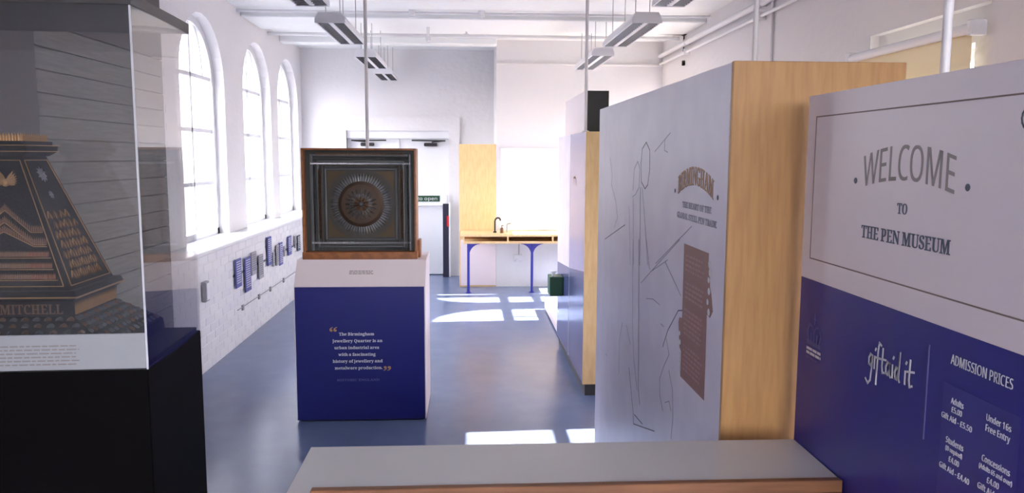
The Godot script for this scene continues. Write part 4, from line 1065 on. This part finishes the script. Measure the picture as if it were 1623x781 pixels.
# ---------------------------------------------------------------- hanging lights
func light_fitting(called: String, at: Vector3, len: float, label: String) -> void:
	var u := thing(called, label, "light fitting", at, "suspended twin louvre lights")
	var w := 0.125
	var L := len / 2
	# housing: an inverted trough, chamfered sides, open at the bottom
	var prof := PackedVector2Array([V2(-w, 0), V2(-w, 0.035), V2(-w + 0.03, 0.085), V2(w - 0.03, 0.085), V2(w, 0.035), V2(w, 0), V2(w - 0.012, 0), V2(w - 0.012, 0.03), V2(-w + 0.012, 0.03), V2(-w + 0.012, 0)])
	put("housing", MB.new().prism(prof, Vector3(0, 0, -L), Vector3.RIGHT, Vector3.UP, Vector3(0, 0, len)), M.fitting, u)
	for s in [-1.0, 1.0]:
		put("end_plate", MB.new().prism(PackedVector2Array([V2(-w, -0.002), V2(-w, 0.035), V2(-w + 0.03, 0.087), V2(w - 0.03, 0.087), V2(w, 0.035), V2(w, -0.002)]), Vector3(0, 0, s * L - (0.004 if s < 0 else 0.0)), Vector3.RIGHT, Vector3.UP, Vector3(0, 0, 0.004)), M.fitting, u)
	put("centre_spine", MB.new().box(Vector3(-0.02, 0.0, -L + 0.01), Vector3(0.02, 0.03, L - 0.01), 0.003), M.fitting, u)
	for s in [-1.0, 1.0]:
		put("lamp_tube", MB.new().tube(Vector3(s * 0.066, 0.022, -L + 0.02), Vector3(s * 0.066, 0.022, L - 0.02), 0.007, 10), M.tube_glass, u)
		var lv := MB.new()
		var n := 20
		for i in n:
			var z := -L + 0.03 + (len - 0.06) * i / (n - 1)
			lv.prism(PackedVector2Array([V2(-0.0012, 0.0), V2(0.0012, 0.0), V2(0.004, 0.014), V2(-0.004, 0.014)]), Vector3(s * 0.066 - 0.045, 0, z), Vector3(0, 0, 1), Vector3.UP, Vector3(0.09, 0, 0))
		put("louvre_blades", lv, M.louvre, u).set_meta("kind", "stuff")
		put("reflector", MB.new().box(Vector3(s * 0.066 - 0.045, 0.0285, -L + 0.01), Vector3(s * 0.066 + 0.045, 0.0298, L - 0.01)), M.louvre_dark, u)
	for z in [-L * 0.75, L * 0.75]:
		for s in [-1.0, 1.0]:
			put("suspension_wire", MB.new().tube(Vector3(s * 0.06, 0.085, z), Vector3(s * 0.06, CEIL - at.y, z), 0.0035, 5), M.wire, u)

func lights() -> void:
	var lb := ["hanging louvre light over the showcase aisle, window side", "hanging louvre light above the plinth, window side", "hanging louvre light beyond the white pole, window side", "hanging louvre light before the alcove doors, window side"]
	var ds := [[4.72, 5.98], [6.7, 7.96], [8.93, 10.12], [10.72, 11.66]]
	for i in 4:
		light_fitting("hanging_light", V(-1.145, 2.9, (ds[i][0] + ds[i][1]) / 2), ds[i][1] - ds[i][0], lb[i])
	lb = ["hanging louvre light above the BIRMINGHAM wall, cabinet side", "hanging louvre light above the cabinet, cabinet side", "hanging louvre light nearest the bright end wall, cabinet side"]
	ds = [[4.6, 5.8], [6.5, 7.9], [8.6, 10.0]]
	for i in 3:
		light_fitting("hanging_light", V(1.475, 2.9, (ds[i][0] + ds[i][1]) / 2), ds[i][1] - ds[i][0], lb[i])

func poles() -> void:
	var q := [[-0.715, 1.098, 5.62, 0.012, "white power pole from ceiling behind framed nib picture"], [0.872, 1.985, 5.8, 0.012, "white power pole rising from the plywood-ended cabinet"], [1.0, 2.07, 2.72, 0.0095, "white power pole rising from the BIRMINGHAM unit"], [1.003, 0.0, 1.615, 0.0095, "white power pole standing behind the WELCOME panel"]]
	for p in q:
		var u := thing("power_pole", p[4], "pole", V(p[0], p[1], p[2]), "white power poles")
		put("tube", MB.new().tube(Vector3.ZERO, Vector3(0, CEIL - p[1], 0), p[3], 14), M.pole, u)
		put("base_flange", MB.new().lathe([V2(p[3], 0.012), V2(p[3] * 2.2, 0.008), V2(p[3] * 2.2, 0)], Vector3.ZERO), M.pole, u)
		put("ceiling_flange", MB.new().lathe([V2(p[3] * 2.4, 0), V2(p[3] * 2.4, -0.01), V2(p[3], -0.014)], Vector3(0, CEIL - p[1], 0)), M.pole, u)

func plaques() -> void:
	var r := thing("timeline_rail", "thin dark timeline rail behind the wall plaques", "rail", V(-2.19, 0.68, 8.75))
	put("rail", MB.new().box(Vector3(-0.004, -0.01, -1.45), Vector3(0.006, 0.01, 1.45), 0.001), M.plaque_dark, r)
	var P := [[7.33, 7.5, 0.56, 0.83, 0, "tall blue timeline plaque at the showcase end of the rail"], [7.63, 7.82, 0.47, 0.805, 0, "low hanging blue timeline plaque, second on the rail"], [7.86, 8.04, 0.6, 0.83, 1, "grey timeline plaque raised above the rail"], [8.13, 8.3, 0.52, 0.77, 1, "grey timeline plaque hanging low on the rail"],
		[8.5, 8.66, 0.61, 0.92, 0, "highest tall blue timeline plaque on the rail"], [8.72, 8.79, 0.57, 0.73, 1, "very narrow grey plaque next to the highest blue plaque"], [8.88, 8.99, 0.56, 0.79, 1, "narrow grey plaque touching a blue plaque"], [9.02, 9.17, 0.54, 0.8, 0, "blue timeline plaque between two narrow grey plaques"],
		[9.24, 9.3, 0.62, 0.74, 1, "smallest grey plaque on the timeline rail"], [9.46, 9.63, 0.6, 0.83, 0, "blue timeline plaque standing alone towards the alcove"], [9.83, 9.9, 0.65, 0.8, 1, "slim grey plaque beside the dark end plaque"], [9.98, 10.13, 0.59, 0.79, 2, "dark slate plaque ending the timeline rail"]]
	for p in P:
		var u := thing("wall_plaque", p[5], "plaque", V(-2.176, (p[2] + p[3]) / 2, (p[0] + p[1]) / 2), "timeline plaques on the left wall")
		var hz: float = (p[1] - p[0]) / 2; var hy: float = (p[3] - p[2]) / 2
		put("plate", MB.new().box(Vector3(-0.006, -hy, -hz), Vector3(0.006, hy, hz), 0.0015), [M.plaque_blue, M.plaque_grey, M.plaque_dark][p[4]], u)
		var rows := MB.new(); text_rows(rows, -hz * 0.8, hz * 0.85, hy - 0.03, 0.022, int((2 * hy - 0.04) / 0.022), 0.007)
		var t := put("small_print", rows, M.white_print if p[4] != 1 else M.navy_print, u)
		t.transform = Transform3D(Basis(Vector3(0, 0, -1), Vector3(0, 1, 0), Vector3(1, 0, 0)), Vector3(0.006, 0, 0))
		put("standoff", MB.new().box(Vector3(-0.016, -0.008, -0.008), Vector3(-0.006, 0.008, 0.008)), M.plaque_dark, u)
	var c := thing("wall_cable", "thin cable with small clips low on the left wall", "cable", V(-2.19, 0.34, 8.4))
	put("cable", MB.new().tube(Vector3(0, 0, 1.0), Vector3(0, 0, -1.6), 0.005, 6), M.plaque_grey, c)
	for d in [7.56, 8.15, 8.62, 9.24]:
		put("clip", MB.new().box(Vector3(-0.006, -0.03, -(d - 8.4) - 0.022), Vector3(0.012, 0.022, -(d - 8.4) + 0.022), 0.003), M.plaque_grey, c)
	var s := thing("grey_bracket", "small grey socket box on left wall near showcase", "socket", V(-2.19, 0.68, 6.49))
	put("box", MB.new().box(Vector3(-0.004, -0.085, -0.05), Vector3(0.03, 0.085, 0.05), 0.006), M.plaque_grey, s)
	put("lid", MB.new().box(Vector3(0.03, -0.07, -0.035), Vector3(0.036, 0.07, 0.035), 0.003), M.fitting, s)
